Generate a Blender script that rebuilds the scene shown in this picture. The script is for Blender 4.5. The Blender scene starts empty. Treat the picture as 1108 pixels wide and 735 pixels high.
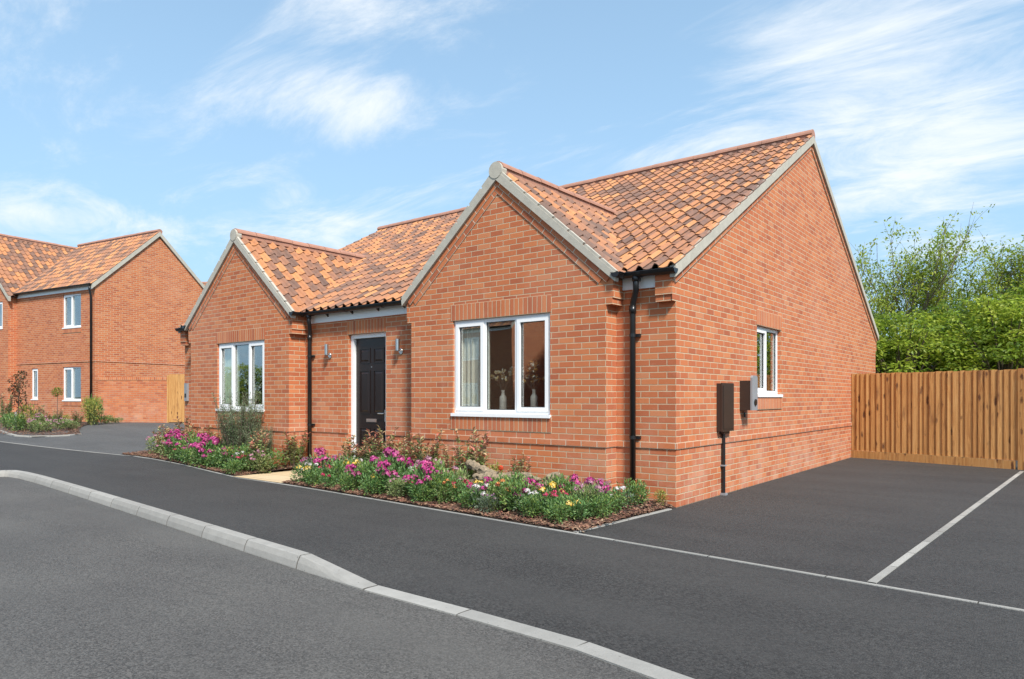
import bpy, math, random
from mathutils import Vector, Matrix, noise
from mathutils.geometry import tessellate_polygon
R = math.radians
rnd = random.Random(7)
C = bpy.context.scene.collection
sc = bpy.context.scene

# ---------------------------------------------------------------- camera
cam_d = bpy.data.cameras.new('camera'); cam = bpy.data.objects.new('camera', cam_d); C.objects.link(cam)
sc.camera = cam
cam.location = (3.494, -7.526, 1.28)
cam.rotation_euler = (R(90), 0, R(38.108))
cam_d.sensor_width = 36; cam_d.lens = 24.566; cam_d.sensor_fit = 'HORIZONTAL'
cam_d.shift_y = 62.5/1108
cam_d.clip_start = .05; cam_d.clip_end = 3000
# ---------------------------------------------------------------- light
SUN_EL, SUN_AZ = 48, 121        # azimuth of the sun clockwise from +Y
sun_d = bpy.data.lights.new('sun', 'SUN'); sun = bpy.data.objects.new('sun', sun_d); C.objects.link(sun)
sun_d.energy = 3.3; sun_d.angle = R(9); sun_d.color = (1, .955, .88)
sdir = Vector((math.sin(R(SUN_AZ))*math.cos(R(SUN_EL)), math.cos(R(SUN_AZ))*math.cos(R(SUN_EL)), math.sin(R(SUN_EL))))
sun.rotation_euler = sdir.to_track_quat('Z', 'Y').to_euler(); sun.location = (10, -5, 20)
sc.view_settings.view_transform = 'Standard'; sc.view_settings.look = 'None'
sc.view_settings.exposure = .89; sc.view_settings.gamma = 1
w = bpy.data.worlds.new('World'); sc.world = w; w.use_nodes = True

class NT:
    def __init__(s, tree): s.t = tree
    def n(s, typ, **k):
        nd = s.t.nodes.new(typ)
        for a, v in k.items():
            if a == 'ins':
                for i, x in v.items():
                    if hasattr(x, 'is_output'): s.t.links.new(x, nd.inputs[i])
                    else: nd.inputs[i].default_value = x
            else: setattr(nd, a, v)
        return nd
    def math(s, op, a, b=0., c=None, clamp=False):
        i = {0: a, 1: b}
        if c is not None: i[2] = c
        return s.n('ShaderNodeMath', operation=op, use_clamp=clamp, ins=i).outputs[0]
    def vm(s, op, a, b=(0,0,0), out=0):
        return s.n('ShaderNodeVectorMath', operation=op, ins={0: a, 1: b}).outputs[out]
    def mix(s, f, a, b, blend='MIX'):
        nd = s.n('ShaderNodeMix', data_type='RGBA', blend_type=blend)
        for sock, x in ((nd.inputs[0], f), (nd.inputs[6], a), (nd.inputs[7], b)):
            if hasattr(x, 'is_output'): s.t.links.new(x, sock)
            else: sock.default_value = x if not isinstance(x, tuple) or len(x) == 4 else (*x, 1)
        return nd.outputs[2]
    def noise(s, vec, scale, detail=3, rough=.5, dist=0, out=0):
        return s.n('ShaderNodeTexNoise', ins={'Vector': vec, 'Scale': scale, 'Detail': detail, 'Roughness': rough, 'Distortion': dist}).outputs[out]
    def ramp(s, f, stops, interp='LINEAR'):
        nd = s.n('ShaderNodeValToRGB', ins={0: f}); cr = nd.color_ramp; cr.interpolation = interp
        while len(cr.elements) < len(stops): cr.elements.new(.5)
        for e, (p, c) in zip(cr.elements, stops):
            e.position = p; e.color = (c, c, c, 1) if not isinstance(c, tuple) else (*c, 1)
        return nd.outputs[0]

def build_world():
    t = NT(w.node_tree); w.node_tree.nodes.clear()
    sky = t.n('ShaderNodeTexSky', sky_type='NISHITA', sun_disc=False, sun_elevation=R(SUN_EL), sun_rotation=R(SUN_AZ), altitude=50, air_density=1.0, dust_density=1.2, ozone_density=1.6)
    d = t.n('ShaderNodeTexCoord').outputs['Generated']
    sep = t.n('ShaderNodeSeparateXYZ', ins={0: d}); x, y, z = sep.outputs
    az = t.math('ARCTAN2', x, y); el = t.math('ARCSINE', z)
    ae = t.n('ShaderNodeCombineXYZ', ins={0: az, 1: el}).outputs[0]
    zz = t.math('ADD', t.math('MAXIMUM', z, 0), .12)
    pl = t.n('ShaderNodeCombineXYZ', ins={0: t.math('DIVIDE', x, zz), 1: t.math('DIVIDE', y, zz)}).outputs[0]
    n1 = t.noise(t.n('ShaderNodeMapping', ins={0: pl, 2: (0,0,R(25)), 3: (.6, 1.25, 1)}).outputs[0], 2.3, 10, .68, .6)
    n2 = t.noise(pl, .55, 3, .5)
    # places in the sky where the cirrus is thick: azimuth, elevation, half widths, strength (radians)
    blobs = BLOBS
    acc = None
    for a0, e0, ra, re, k in blobs:
        v = t.vm('MULTIPLY', t.vm('SUBTRACT', ae, (a0, e0, 0)), (1/ra, 1/re, 0))
        l = t.vm('LENGTH', v, out=1)
        b = t.math('MULTIPLY', t.math('SUBTRACT', 1, l, clamp=True), k)
        acc = b if acc is None else t.math('ADD', acc, b)
    dens = t.math('ADD', t.math('ADD', t.math('MULTIPLY', n1, 1.75), t.math('MULTIPLY', n2, .35)), t.math('MULTIPLY', acc, .50))
    mask = t.n('ShaderNodeMapRange', interpolation_type='SMOOTHSTEP', ins={0: dens, 1: 1.06, 2: 1.80, 3: 0., 4: .92}).outputs[0]
    thin = t.n('ShaderNodeMapRange', interpolation_type='SMOOTHSTEP', ins={0: z, 1: .02, 2: .65, 3: .82, 4: .45}).outputs[0]
    milky = t.mix(thin, sky.outputs[0], CLOUD)
    col = t.mix(mask, milky, CLOUD2)
    bg = t.n('ShaderNodeBackground', ins={0: col, 1: .10})
    out = t.n('ShaderNodeOutputWorld', ins={0: bg.outputs[0]})
CLOUD = (2.65, 4.3, 5.9); CLOUD2 = (5.5, 5.75, 5.95)
def pix_ae(u, v):      # where a patch of cloud stands in the sky, as azimuth and elevation
    r = (u-554)/756.08; h = (430-v)/756.08
    a = math.atan2(r, 1) - R(38.108); e = math.atan2(h, math.hypot(r, 1)); return a, e
BLOBS = []
for u, v, su, sv, k in ((960, 90, 200, 130, 1.0), (860, 40, 150, 60, .6), (1010, 200, 160, 90, .8), (375, 112, 150, 48, 1.15), (20, 228, 110, 36, .75), (330, 262, 240, 42, .85), (720, 172, 170, 42, .75), (400, 15, 170, 45, .55), (100, 90, 120, 50, .25)):
    a, e = pix_ae(u, v); BLOBS.append((a, e, su/756, sv/756, k))
build_world()

# ---------------------------------------------------------------- materials
def mat(name):
    m = bpy.data.materials.new(name); m.use_nodes = True; m.node_tree.nodes.clear()
    return m, NT(m.node_tree)
def finish(t, **ins):
    p = t.n('ShaderNodeBsdfPrincipled', ins={k.replace('_', ' '): v for k, v in ins.items()})
    t.n('ShaderNodeOutputMaterial', ins={0: p.outputs[0]}); return p
def bump(t, h, dist=.01, strength=1.):
    return t.n('ShaderNodeBump', ins={'Height': h, 'Distance': dist, 'Strength': strength}).outputs[0]
def plain(name, col, rough=.5, metal=0, var=.06, scale=8., bmp=0):
    m, t = mat(name); o = t.n('ShaderNodeTexCoord').outputs['Object']
    n = t.noise(o, scale, 5, .6)
    c = t.mix(n, tuple(x*(1-var*2) for x in col), tuple(min(1, x*(1+var*2)) for x in col))
    k = dict(Base_Color=c, Roughness=rough, Metallic=metal)
    if bmp: k['Normal'] = bump(t, n, bmp)
    finish(t, **k); return m

def brick_mat(name, offset=.5, dark=1., warm=0., mortar=(.56,.43,.28), shift=0.):
    m, t = mat(name)
    uv = t.n('ShaderNodeUVMap').outputs[0]
    wob = t.vm('MULTIPLY', t.vm('SUBTRACT', t.noise(uv, 14, 3, .6, out=1), (.5,.5,.5)), (.006,.005,0))
    p = t.vm('ADD', uv, wob)
    kw = dict(offset=offset, squash=1.)
    def bt(ms, sm): return t.n('ShaderNodeTexBrick', **kw, ins={'Vector': p, 'Color1': (0,0,0,1), 'Color2': (1,1,1,1), 'Mortar': (.5,.5,.5,1), 'Scale': 1., 'Mortar Size': ms, 'Mortar Smooth': sm, 'Bias': 0., 'Brick Width': .225, 'Row Height': .075})
    a = bt(.0062, .35); b = bt(0., 0.)
    tint = b.outputs[0]
    big = t.noise(uv, .8, 3, .5); mid = t.noise(uv, 5, 4, .6); fine = t.noise(uv, 70, 4, .7)
    s = t.math('ADD', tint, t.math('MULTIPLY', t.math('SUBTRACT', fine, .5), .35))
    col = t.ramp(s, [(0, (.32,.078,.036)), (.10, (.39,.098,.040)), (.35, (.44,.120,.047)), (.7, (.49,.145,.054)), (.9, (.54,.180,.068)), (1, (.50,.20,.10))])
    col = t.mix(t.math('MULTIPLY', big, .45), col, (.57,.185,.062))
    col = t.mix(t.n('ShaderNodeMapRange', ins={0: mid, 1: .55, 2: .8, 3: 0., 4: .3}).outputs[0], col, (.56,.27,.17))
    col = t.mix(t.n('ShaderNodeMapRange', ins={0: fine, 1: .6, 2: .8, 3: 0., 4: .5}).outputs[0], col, (.25,.055,.03))
    o3 = t.n('ShaderNodeTexCoord').outputs['Object']
    zz = t.n('ShaderNodeSeparateXYZ', ins={0: o3}).outputs[2]
    salt = t.math('MULTIPLY', t.n('ShaderNodeMapRange', ins={0: zz, 1: .1, 2: 1.3, 3: 1., 4: 0.}).outputs[0], t.n('ShaderNodeMapRange', ins={0: t.noise(o3, 2.2, 5, .65), 1: .42, 2: .68, 3: 0., 4: .38}).outputs[0])
    patch = t.n('ShaderNodeMapRange', ins={0: t.noise(o3, .55, 4, .6), 1: .5, 2: .72, 3: 0., 4: .22}).outputs[0]
    col = t.mix(salt, col, (.60,.42,.33)); col = t.mix(patch, col, (.60,.30,.20))
    mo = t.mix(mid, tuple(c*.72 for c in mortar), tuple(min(1, c*1.2) for c in mortar))
    c = t.mix(a.outputs[1], col, mo)
    if dark != 1: c = t.mix(1., c, (dark, dark, dark), 'MULTIPLY')
    h = t.math('ADD', t.math('SUBTRACT', 1, a.outputs[1]), t.math('MULTIPLY', fine, .25))
    finish(t, Base_Color=c, Roughness=.88, Normal=bump(t, h, .006, .8))
    return m
def tile_mat(name, k=1.):
    m, t = mat(name)
    at = t.n('ShaderNodeAttribute', attribute_name='tint')
    sep = t.n('ShaderNodeSeparateColor', ins={0: at.outputs[0]})
    o = t.n('ShaderNodeTexCoord').outputs['Object']
    n = t.noise(o, 9, 5, .7); f = t.noise(o, 60, 3, .6)
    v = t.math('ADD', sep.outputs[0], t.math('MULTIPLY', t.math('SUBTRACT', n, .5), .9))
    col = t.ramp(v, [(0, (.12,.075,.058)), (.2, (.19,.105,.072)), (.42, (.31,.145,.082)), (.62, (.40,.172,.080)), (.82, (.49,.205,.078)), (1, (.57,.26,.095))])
    col = t.mix(t.math('MULTIPLY', f, .4), col, (.24,.115,.07))
    lich = t.n('ShaderNodeMapRange', ins={0: t.noise(o, 28, 4, .7), 1: .62, 2: .72, 3: 0., 4: .3}).outputs[0]
    col = t.mix(lich, col, (.30,.25,.18))
    finish(t, Base_Color=col, Roughness=.62, Normal=bump(t, f, .004, .6)); return m
def leaf_mat(name, trans=.3, rough=.5):
    m, t = mat(name)
    at = t.n('ShaderNodeAttribute', attribute_name='tint')
    o = t.n('ShaderNodeTexCoord').outputs['Object']
    n = t.noise(o, 40, 2, .5)
    c = t.mix(t.math('MULTIPLY', n, .5), at.outputs[0], t.mix(1., at.outputs[0], (.45,.45,.4), 'MULTIPLY'))
    p = t.n('ShaderNodeBsdfPrincipled', ins={'Base Color': c, 'Roughness': rough})
    tr = t.n('ShaderNodeBsdfTranslucent', ins={0: c})
    mx = t.n('ShaderNodeMixShader', ins={0: trans, 1: p.outputs[0], 2: tr.outputs[0]})
    t.n('ShaderNodeOutputMaterial', ins={0: mx.outputs[0]}); return m
def asphalt(name, base, chips, scale, contrast, streak):
    m, t = mat(name); o = t.n('ShaderNodeTexCoord').outputs['Object']
    f = t.n('ShaderNodeTexVoronoi', ins={'Vector': o, 'Scale': scale}); 
    g = t.noise(o, scale*1.6, 3, .7)
    big = t.noise(t.n('ShaderNodeMapping', ins={0: o, 2: (0,0,R(5)), 3: (.12, 1., 1)}).outputs[0], 1.6, 5, .6)
    big2 = t.noise(o, .6, 4, .6)
    cell = t.n('ShaderNodeSeparateColor', ins={0: f.outputs['Color']}).outputs[0]
    s = t.math('ADD', t.math('MULTIPLY', cell, .6), t.math('MULTIPLY', g, .5))
    c = t.mix(t.n('ShaderNodeMapRange', ins={0: s, 1: .55-contrast, 2: .55+contrast, 3: 0., 4: 1.}).outputs[0], tuple(x*.45 for x in base), tuple(x for x in chips))
    c = t.mix(t.n('ShaderNodeMapRange', ins={0: big, 1: .38, 2: .7, 3: 0., 4: streak}).outputs[0], c, tuple(x*2.0 for x in base))
    c = t.mix(t.n('ShaderNodeMapRange', ins={0: big2, 1: .4, 2: .65, 3: 0., 4: .45}).outputs[0], c, t.mix(1., c, (.62,.62,.64), 'MULTIPLY'))
    h = t.math('SUBTRACT', g, f.outputs['Distance'])
    finish(t, Base_Color=c, Roughness=.8, Normal=bump(t, h, .006, .9)); return m

M = {}
M['brick'] = brick_mat('brick')
M['brick_raise'] = brick_mat('brick_raised_course', mortar=(.64,.53,.40))
M['soldier'] = brick_mat('brick_soldier_course', offset=0.)
M['brick_old'] = brick_mat('brick_garden', mortar=(.42,.30,.20))
M['tile'] = tile_mat('clay_pantile')
M['ridge'] = plain('clay_ridge', (.37,.185,.125), .7, var=.18, scale=6)
M['mortar'] = plain('verge_mortar', (.43,.40,.335), .9, var=.12, scale=9, bmp=.004)
M['white'] = plain('white_upvc', (.86,.86,.85), .32, var=.015, scale=3)
M['gasket'] = plain('black_gasket', (.02,.02,.02), .6)
M['black'] = plain('black_gutter_plastic', (.012,.012,.013), .28, var=.2)
M['door'] = plain('dark_brown_door', (.016,.0085,.007), .3, var=.1)
M['steel'] = plain('brushed_steel', (.62,.61,.59), .28, metal=1, var=.05)
M['brown_box'] = plain('dark_brown_plastic', (.035,.022,.017), .42, var=.1)
M['grey_plastic'] = plain('light_grey_plastic', (.26,.27,.285), .4, var=.04)
def stone(name, col):
    m, t = mat(name); o = t.n('ShaderNodeTexCoord').outputs['Object']; at = t.n('ShaderNodeAttribute', attribute_name='tint')
    n = t.noise(o, 6, 6, .7); f = t.noise(o, 90, 3, .7); sp = t.noise(o, 38, 2, .5)
    c = t.mix(n, tuple(x*.62 for x in col), tuple(x*1.2 for x in col)); c = t.mix(t.math('MULTIPLY', f, .4), c, tuple(x*.8 for x in col))
    c = t.mix(t.n('ShaderNodeMapRange', ins={0: sp, 1: .70, 2: .76, 3: 0., 4: .6}).outputs[0], c, (.05,.048,.04))
    c = t.mix(1., c, at.outputs[0], 'MULTIPLY'); finish(t, Base_Color=c, Roughness=.9, Normal=bump(t, f, .004)); return m
M['concrete'] = stone('kerb_concrete', (.36,.345,.315))
M['strip'] = stone('edging_concrete', (.40,.385,.35))
M['road'] = asphalt('road_asphalt', (.060,.0565,.051), (.155,.145,.132), 100, .38, .6)
M['pave'] = asphalt('footway_asphalt', (.030,.0285,.0265), (.066,.063,.059), 90, .32, .55)
M['drive'] = asphalt('driveway_asphalt', (.031,.0295,.028), (.066,.063,.059), 90, .32, .5)
M['drive2'] = asphalt('shared_drive_asphalt', (.075,.075,.073), (.14,.137,.13), 90, .35, .2)
M['soil'] = plain('soil', (.05,.028,.018), .95, var=.3, scale=20, bmp=.02)
M['earth'] = plain('grass_ground', (.055,.075,.025), .95, var=.3, scale=3, bmp=.02)
M['leaf'] = leaf_mat('leaf', .3)
M['leaf_tree'] = leaf_mat('tree_leaf', .5, .55)
M['petal'] = leaf_mat('petal', .25, .6)
M['bark'] = plain('bark', (.12,.09,.065), .9, var=.25, scale=18, bmp=.01)
M['chips'] = leaf_mat('bark_chip', 0., .9)
M['log'] = plain('weathered_log', (.26,.20,.13), .9, var=.45, scale=22, bmp=.02)
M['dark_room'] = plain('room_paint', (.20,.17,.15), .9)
M['curtain'] = plain('curtain_cloth', (.84,.76,.67), .9, var=.1, scale=30)
M['blind'] = plain('blind_cloth', (.62,.68,.58), .9, var=.1, scale=30)
M['vase'] = plain('ceramic_vase', (.50,.45,.42), .4, var=.2, scale=30)
def sand():
    m, t = mat('sandstone_paving'); uv = t.n('ShaderNodeUVMap').outputs[0]
    b = t.n('ShaderNodeTexBrick', ins={'Vector': uv, 'Color1': (.56,.43,.26,1), 'Color2': (.64,.52,.34,1), 'Mortar': (.36,.28,.18,1), 'Scale': 1., 'Mortar Size': .008, 'Brick Width': .6, 'Row Height': .45})
    n = t.noise(uv, 9, 4, .6)
    finish(t, Base_Color=t.mix(t.math('MULTIPLY', n, .5), b.outputs[0], (.40,.28,.15)), Roughness=.85, Normal=bump(t, t.math('SUBTRACT', n, b.outputs[1]), .005))
    return m
M['sand'] = sand()
def wood():
    m, t = mat('fence_wood')
    at = t.n('ShaderNodeAttribute', attribute_name='tint')
    sep = t.n('ShaderNodeSeparateColor', ins={0: at.outputs[0]})
    o = t.n('ShaderNodeTexCoord').outputs['Object']
    off = t.n('ShaderNodeCombineXYZ', ins={0: t.math('MULTIPLY', sep.outputs[0], 9), 1: 0., 2: t.math('MULTIPLY', sep.outputs[1], 20)}).outputs[0]
    p = t.vm('ADD', o, off)
    gr = t.noise(t.vm('MULTIPLY', p, (26, 26, 1.6)), 1., 5, .65, 1.2)
    kn = t.n('ShaderNodeTexVoronoi', ins={'Vector': t.vm('ADD', t.vm('MULTIPLY', p, (7.5, 7.5, 2.3)), t.vm('MULTIPLY', t.noise(t.vm('MULTIPLY', p, (9, 9, 6)), 1., 3, .6, out=1), (.5,.5,.5))), 'Scale': 1.}).outputs['Distance']
    st = t.noise(t.vm('MULTIPLY', p, (7, 7, 1.3)), 1., 5, .65)
    v = t.math('ADD', gr, t.math('MULTIPLY', t.math('SUBTRACT', sep.outputs[0], .5), .22))
    c = t.ramp(v, [(.2, (.24,.095,.026)), (.42, (.44,.205,.060)), (.6, (.55,.285,.092)), (.85, (.62,.36,.14))])
    c = t.mix(t.n('ShaderNodeMapRange', ins={0: kn, 1: .10, 2: .22, 3: .95, 4: 0.}).outputs[0], c, (.11,.04,.015))
    c = t.mix(t.n('ShaderNodeMapRange', ins={0: st, 1: .56, 2: .70, 3: 0., 4: .75}).outputs[0], c, (.15,.06,.025))
    finish(t, Base_Color=c, Roughness=.8, Normal=bump(t, gr, .004)); return m
M['wood'] = wood()
def glass():
    m, t = mat('window_glass')
    g = t.n('ShaderNodeNewGeometry')
    c = t.math('ABSOLUTE', t.vm('DOT_PRODUCT', g.outputs['Normal'], g.outputs['Incoming'], out=1))
    f = t.math('ADD', t.math('MULTIPLY', t.math('POWER', t.math('SUBTRACT', 1, c, clamp=True), 4.), .8), .19, clamp=True)
    o = t.n('ShaderNodeTexCoord').outputs['Object']
    b = bump(t, t.noise(o, 1.3, 1, .3), .008, .3)
    gl = t.n('ShaderNodeBsdfGlossy', ins={'Roughness': .0, 'Color': (1,1,1,1), 'Normal': b}); tr = t.n('ShaderNodeBsdfTransparent', ins={0: (.94,.97,.95,1)})
    t.n('ShaderNodeOutputMaterial', ins={0: t.n('ShaderNodeMixShader', ins={0: f, 1: tr.outputs[0], 2: gl.outputs[0]}).outputs[0]}); return m
M['glass'] = glass()

# ---------------------------------------------------------------- mesh builder
class MB:
    def __init__(s): s.v = []; s.f = []; s.uv = []; s.c = []
    def face(s, pts, uv=None, col=(1,1,1)):
        i = len(s.v); s.v.extend([tuple(p) for p in pts]); s.f.append(tuple(range(i, i+len(pts))))
        if uv is None:
            a, b, c = Vector(pts[0]), Vector(pts[1]), Vector(pts[2])
            n = (b-a).cross(c-a)
            ax = max(range(3), key=lambda k: abs(n[k]))
            uv = [((p[1], p[2]) if ax == 0 else (p[0], p[2]) if ax == 1 else (p[0], p[1])) for p in pts]
        s.uv.extend(uv); s.c.append((len(pts), col))
    def ob(s, O, A, B, D, swap=False, col=(1,1,1), uvf=None):      # box from a corner and three edges
        O, A, B, D = map(Vector, (O, A, B, D))
        if A.cross(B).dot(D) < 0: A, B = B, A
        q = [O, O+A, O+A+B, O+B, O+D, O+A+D, O+A+B+D, O+B+D]
        for f in ((3,2,1,0), (4,5,6,7), (0,1,5,4), (1,2,6,5), (2,3,7,6), (3,0,4,7)):
            pts = [q[i] for i in f]
            if swap:
                n = (pts[1]-pts[0]).cross(pts[2]-pts[0]); ax = max(range(3), key=lambda k: abs(n[k]))
                uv = [((p[2], p[1]) if ax == 0 else (p[2], p[0]) if ax == 1 else (p[1], p[0])) for p in pts]
                s.face(pts, uv, col)
            else: s.face(pts, uvf(pts) if uvf else None, col)
        return s
    def box(s, x0, x1, y0, y1, z0, z1, **k): return s.ob((x0,y0,z0), (x1-x0,0,0), (0,y1-y0,0), (0,0,z1-z0), **k)
    def tube(s, pts, rad, n=10, caps=True, col=(1,1,1)):
        pts = [Vector(p) for p in pts]
        rads = rad if isinstance(rad, (list, tuple)) else [rad]*len(pts)
        rings = []; up = None
        for i, p in enumerate(pts):
            d = (pts[min(i+1, len(pts)-1)]-pts[max(i-1, 0)]).normalized()
            if up is None or abs(up.dot(d)) > .98: up = Vector((0,0,1)) if abs(d.z) < .9 else Vector((0,1,0))
            a = d.cross(up).normalized(); b = a.cross(d); up = b
            rings.append([p+(a*math.cos(t)+b*math.sin(t))*rads[i] for t in [2*math.pi*k/n for k in range(n)]])
        for r0, r1 in zip(rings, rings[1:]):
            for k in range(n): s.face([r0[k], r0[(k+1)%n], r1[(k+1)%n], r1[k]], col=col)
        if caps: s.face(rings[0][::-1], col=col); s.face(rings[-1], col=col)
        return s
    def poly(s, pts, holes=(), f=lambda a, b: (a, 0, b), flip=False, uvf=None, col=(1,1,1)):
        loops = [[Vector((a, b, 0)) for a, b in L] for L in (pts, *holes)]
        flat = [p for L in loops for p in L]
        for tri in tessellate_polygon(loops):
            P = [flat[i] for i in tri]
            if (P[1]-P[0]).cross(P[2]-P[0]).z < 0: P = P[::-1]
            if flip: P = P[::-1]
            s.face([f(p.x, p.y) for p in P], [(p.x, p.y) for p in P] if uvf is None else [uvf(p.x, p.y) for p in P], col)
    def cut(s):
        if not hasattr(s, 'cuts'): s.cuts = []
        s.cuts.append((len(s.v), len(s.f), len(s.uv)))
    def build_each(s, name, m, parent=None, **k):      # one object per piece closed with cut()
        s.cut(); v0 = f0 = u0 = 0; out = []
        for v1, f1, u1 in s.cuts:
            if f1 > f0:
                q = MB(); q.v = s.v[v0:v1]; q.f = [tuple(i-v0 for i in f) for f in s.f[f0:f1]]; q.uv = s.uv[u0:u1]; q.c = s.c[f0:f1]; out.append(q.build(name, m, parent, **k))
            v0, f0, u0 = v1, f1, u1
        return out
    def build(s, name, m, parent=None, smooth=False, weld=False):
        me = bpy.data.meshes.new(name); me.from_pydata(s.v, [], s.f)
        uvl = me.uv_layers.new(name='UVMap'); uvl.data.foreach_set('uv', [x for u in s.uv for x in u])
        ca = me.color_attributes.new('tint', 'FLOAT_COLOR', 'CORNER')
        arr = []
        for n, c in s.c: arr.extend((c[0], c[1], c[2], 1.)*n)
        ca.data.foreach_set('color', arr)
        if weld:
            import bmesh
            b = bmesh.new(); b.from_mesh(me); bmesh.ops.remove_doubles(b, verts=b.verts, dist=1e-5); b.to_mesh(me); b.free()
        if smooth: me.polygons.foreach_set('use_smooth', [True]*len(me.polygons))
        me.materials.append(m if not isinstance(m, str) else M[m])
        o = bpy.data.objects.new(name, me); C.objects.link(o); o.parent = parent
        return o
def tag(o, label=None, cat=None, group=None, kind=None):
    if label: o['label'] = label
    if cat: o['category'] = cat
    if group: o['group'] = group
    if kind: o['kind'] = kind
    return o
def empty(name, loc=(0,0,0), rz=0, label=None, cat=None, group=None):
    o = bpy.data.objects.new(name, None); C.objects.link(o); o.location = loc; o.rotation_euler = (0,0,rz); o.empty_display_size = .2
    return tag(o, label, cat, group)
def copy_tree(o, parent=None):
    c = o.copy(); C.objects.link(c); c.parent = parent
    for ch in list(o.children): copy_tree(ch, c)
    return c
V = Vector

# ---------------------------------------------------------------- ground
def ss(t): t = min(1, max(0, t)); return t*t*(3-2*t)
def gz(x, y): return .37*ss((-x-12)/11)
def lerp(tab, x):
    if x <= tab[0][0]: return tab[0][1]
    for (a, b), (c, d) in zip(tab, tab[1:]):
        if x <= c: return b+(d-b)*(x-a)/(c-a)
    return tab[-1][1]
EDGE = [(-30,-4.3), (-24,-3.1), (-17.3,-1.72), (-15.8,-1.36), (-13.7,-.88), (-12.9,-.75), (-12.2,-.68), (-11.2,-.74), (-9.4,-1.0), (-8,-1.28), (-6.75,-1.50), (-5.4,-1.53), (-3.35,-1.71), (-.14,-2.01), (3.33,-2.36), (16,-3.62)]
KERB = [(-10.9,-3.26), (-10.2,-3.22), (-7.48,-3.454), (-4.356,-3.75), (-2.376,-3.95), (-1.32,-4.052), (-.405,-4.13), (.12,-4.145), (1.1,-4.15), (1.8,-4.24), (2.15,-4.31), (5,-5.0), (16,-7.9)]
def kz(x): return -.092*min(1, max(0, (x+1.32)/.915))
def grid(x0, x1, y0, y1, nx, ny, zf):
    mb = MB(); X = [x0+(x1-x0)*i/nx for i in range(nx+1)]; Y = [y0+(y1-y0)*j/ny for j in range(ny+1)]
    for i in range(nx):
        for j in range(ny):
            mb.face([(a, b, zf(a, b)) for a, b in ((X[i],Y[j]), (X[i+1],Y[j]), (X[i+1],Y[j+1]), (X[i],Y[j+1]))])
    return mb
# base ground reaching the horizon
mb = MB()
gx = [-1500,-400,-120,-60,-40]+[-30+i*1.5 for i in range(21)]+[6,12,30,80,300,1500]
gy = [-1500,-300,-80,-40,-20,-10,-5,0,5,10,15,20,30,50,100,300,1500]
for i in range(len(gx)-1):
    for j in range(len(gy)-1):
        mb.face([(a, b, gz(a, b)-.16) for a, b in ((gx[i],gy[j]), (gx[i+1],gy[j]), (gx[i+1],gy[j+1]), (gx[i],gy[j+1]))])
tag(mb.build('ground', 'earth', smooth=True, weld=True), kind='structure')
tag(grid(-60, 40, -16, -2.6, 60, 4, lambda x, y: gz(x, y)-.10).build('road', 'road'), kind='structure')
# footway between the edging strip and the kerb, dropping to the kerb at the crossover
st = sorted(set([-30,-28,-26,-24,-22,-20,-18.6]+[e[0] for e in EDGE if e[0] > -18]+[k[0] for k in KERB]+[-1.35+.1*i for i in range(12)]+[-16.5,-14.8,-11.3,-11.0]))
def yb(x):
    if x < -11.0: return -14.
    return lerp(KERB, x)
mb = MB()
for a, b in zip(st, st[1:]):
    if b <= -11.0: ya, yb_ = -14., -14.
    elif a <= -11.0: ya = yb_ = lerp(KERB, b)
    else: ya, yb_ = lerp(KERB, a), lerp(KERB, b)
    n = 8
    for j in range(n):
        P = []
        for x, t, ybot in ((a, j/n, ya), (b, j/n, yb_), (b, (j+1)/n, yb_), (a, (j+1)/n, ya)):
            yt = lerp(EDGE, x); y = (ybot-.04)+(yt-ybot+.04)*t
            P.append((x, y, gz(x, y)+kz(x)*(1-t)**1.5))
        mb.face(P)
tag(mb.build('footway', 'pave', smooth=True, weld=True), kind='structure')
# kerb: stones along the back line, the end one turning towards the road
def sweep_kerb(line, wd, segs, zback, up, mbk):
    sub = []
    for a, b in segs:
        a, b = V(a), V(b); k_ = 5
        for i in range(k_): sub.append((a.lerp(b, i/k_), a.lerp(b, (i+1)/k_), i == 0, i == k_-1))
    for a, b, fst, lst in sub:
        d = (b-a).normalized(); nrm = V((d.y, -d.x))   # towards the road
        a2, b2 = a+d*(.007 if fst else 0), b-d*(.007 if lst else 0)
        if fst: kc_ = random.Random(round(a.x*7919)).uniform(.86, 1.05); kc = (kc_,)*3
        pr = [(-.002, -.08), (0, 0), (wd-.045, 0), (wd-.035, -.005), (wd-.012, -.05), (wd, -.10), (wd, None)]
        rows = []
        for o_, dz in pr:
            r = []
            for p in (a2, b2):
                q = p+nrm*o_; zt = zback(p.x); bf = min(1, max(.04, (zt-gz(p.x, p.y)+.088)/.09)) if dz is not None and o_ > 0 else 1
                r.append((q.x, q.y, (zt+(dz*bf if dz is not None else 0)) if dz is not None else gz(p.x, p.y)-.13))
            rows.append(r)
        for r0, r1 in zip(rows, rows[1:]): mbk.face([r0[0], r1[0], r1[1], r0[1]], col=kc)
        if fst: mbk.face([r[0] for r in rows], col=(.4,.4,.4))
        if lst: mbk.face([r[1] for r in rows][::-1], col=(.4,.4,.4))
kl = [V((x, y)) for x, y in KERB]
def walk(pts, step):
    out = [pts[0]]; acc = 0.
    for a, b in zip(pts, pts[1:]):
        d = b-a; L = d.length; t = step-acc
        while t <= L: out.append(a+d*(t/L)); t += step
        acc = L-(t-step)
    return out
mb = MB()
k1 = walk([V((-1.32,-4.052))]+kl[:5][::-1], .915)[::-1]; ks = [kl[0]]+k1+walk(kl[5:], .915)[1:]
sweep_kerb(None, .13, list(zip(ks, ks[1:])), lambda x: gz(x, 0)+kz(x)+.006, 0, mb)
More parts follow.
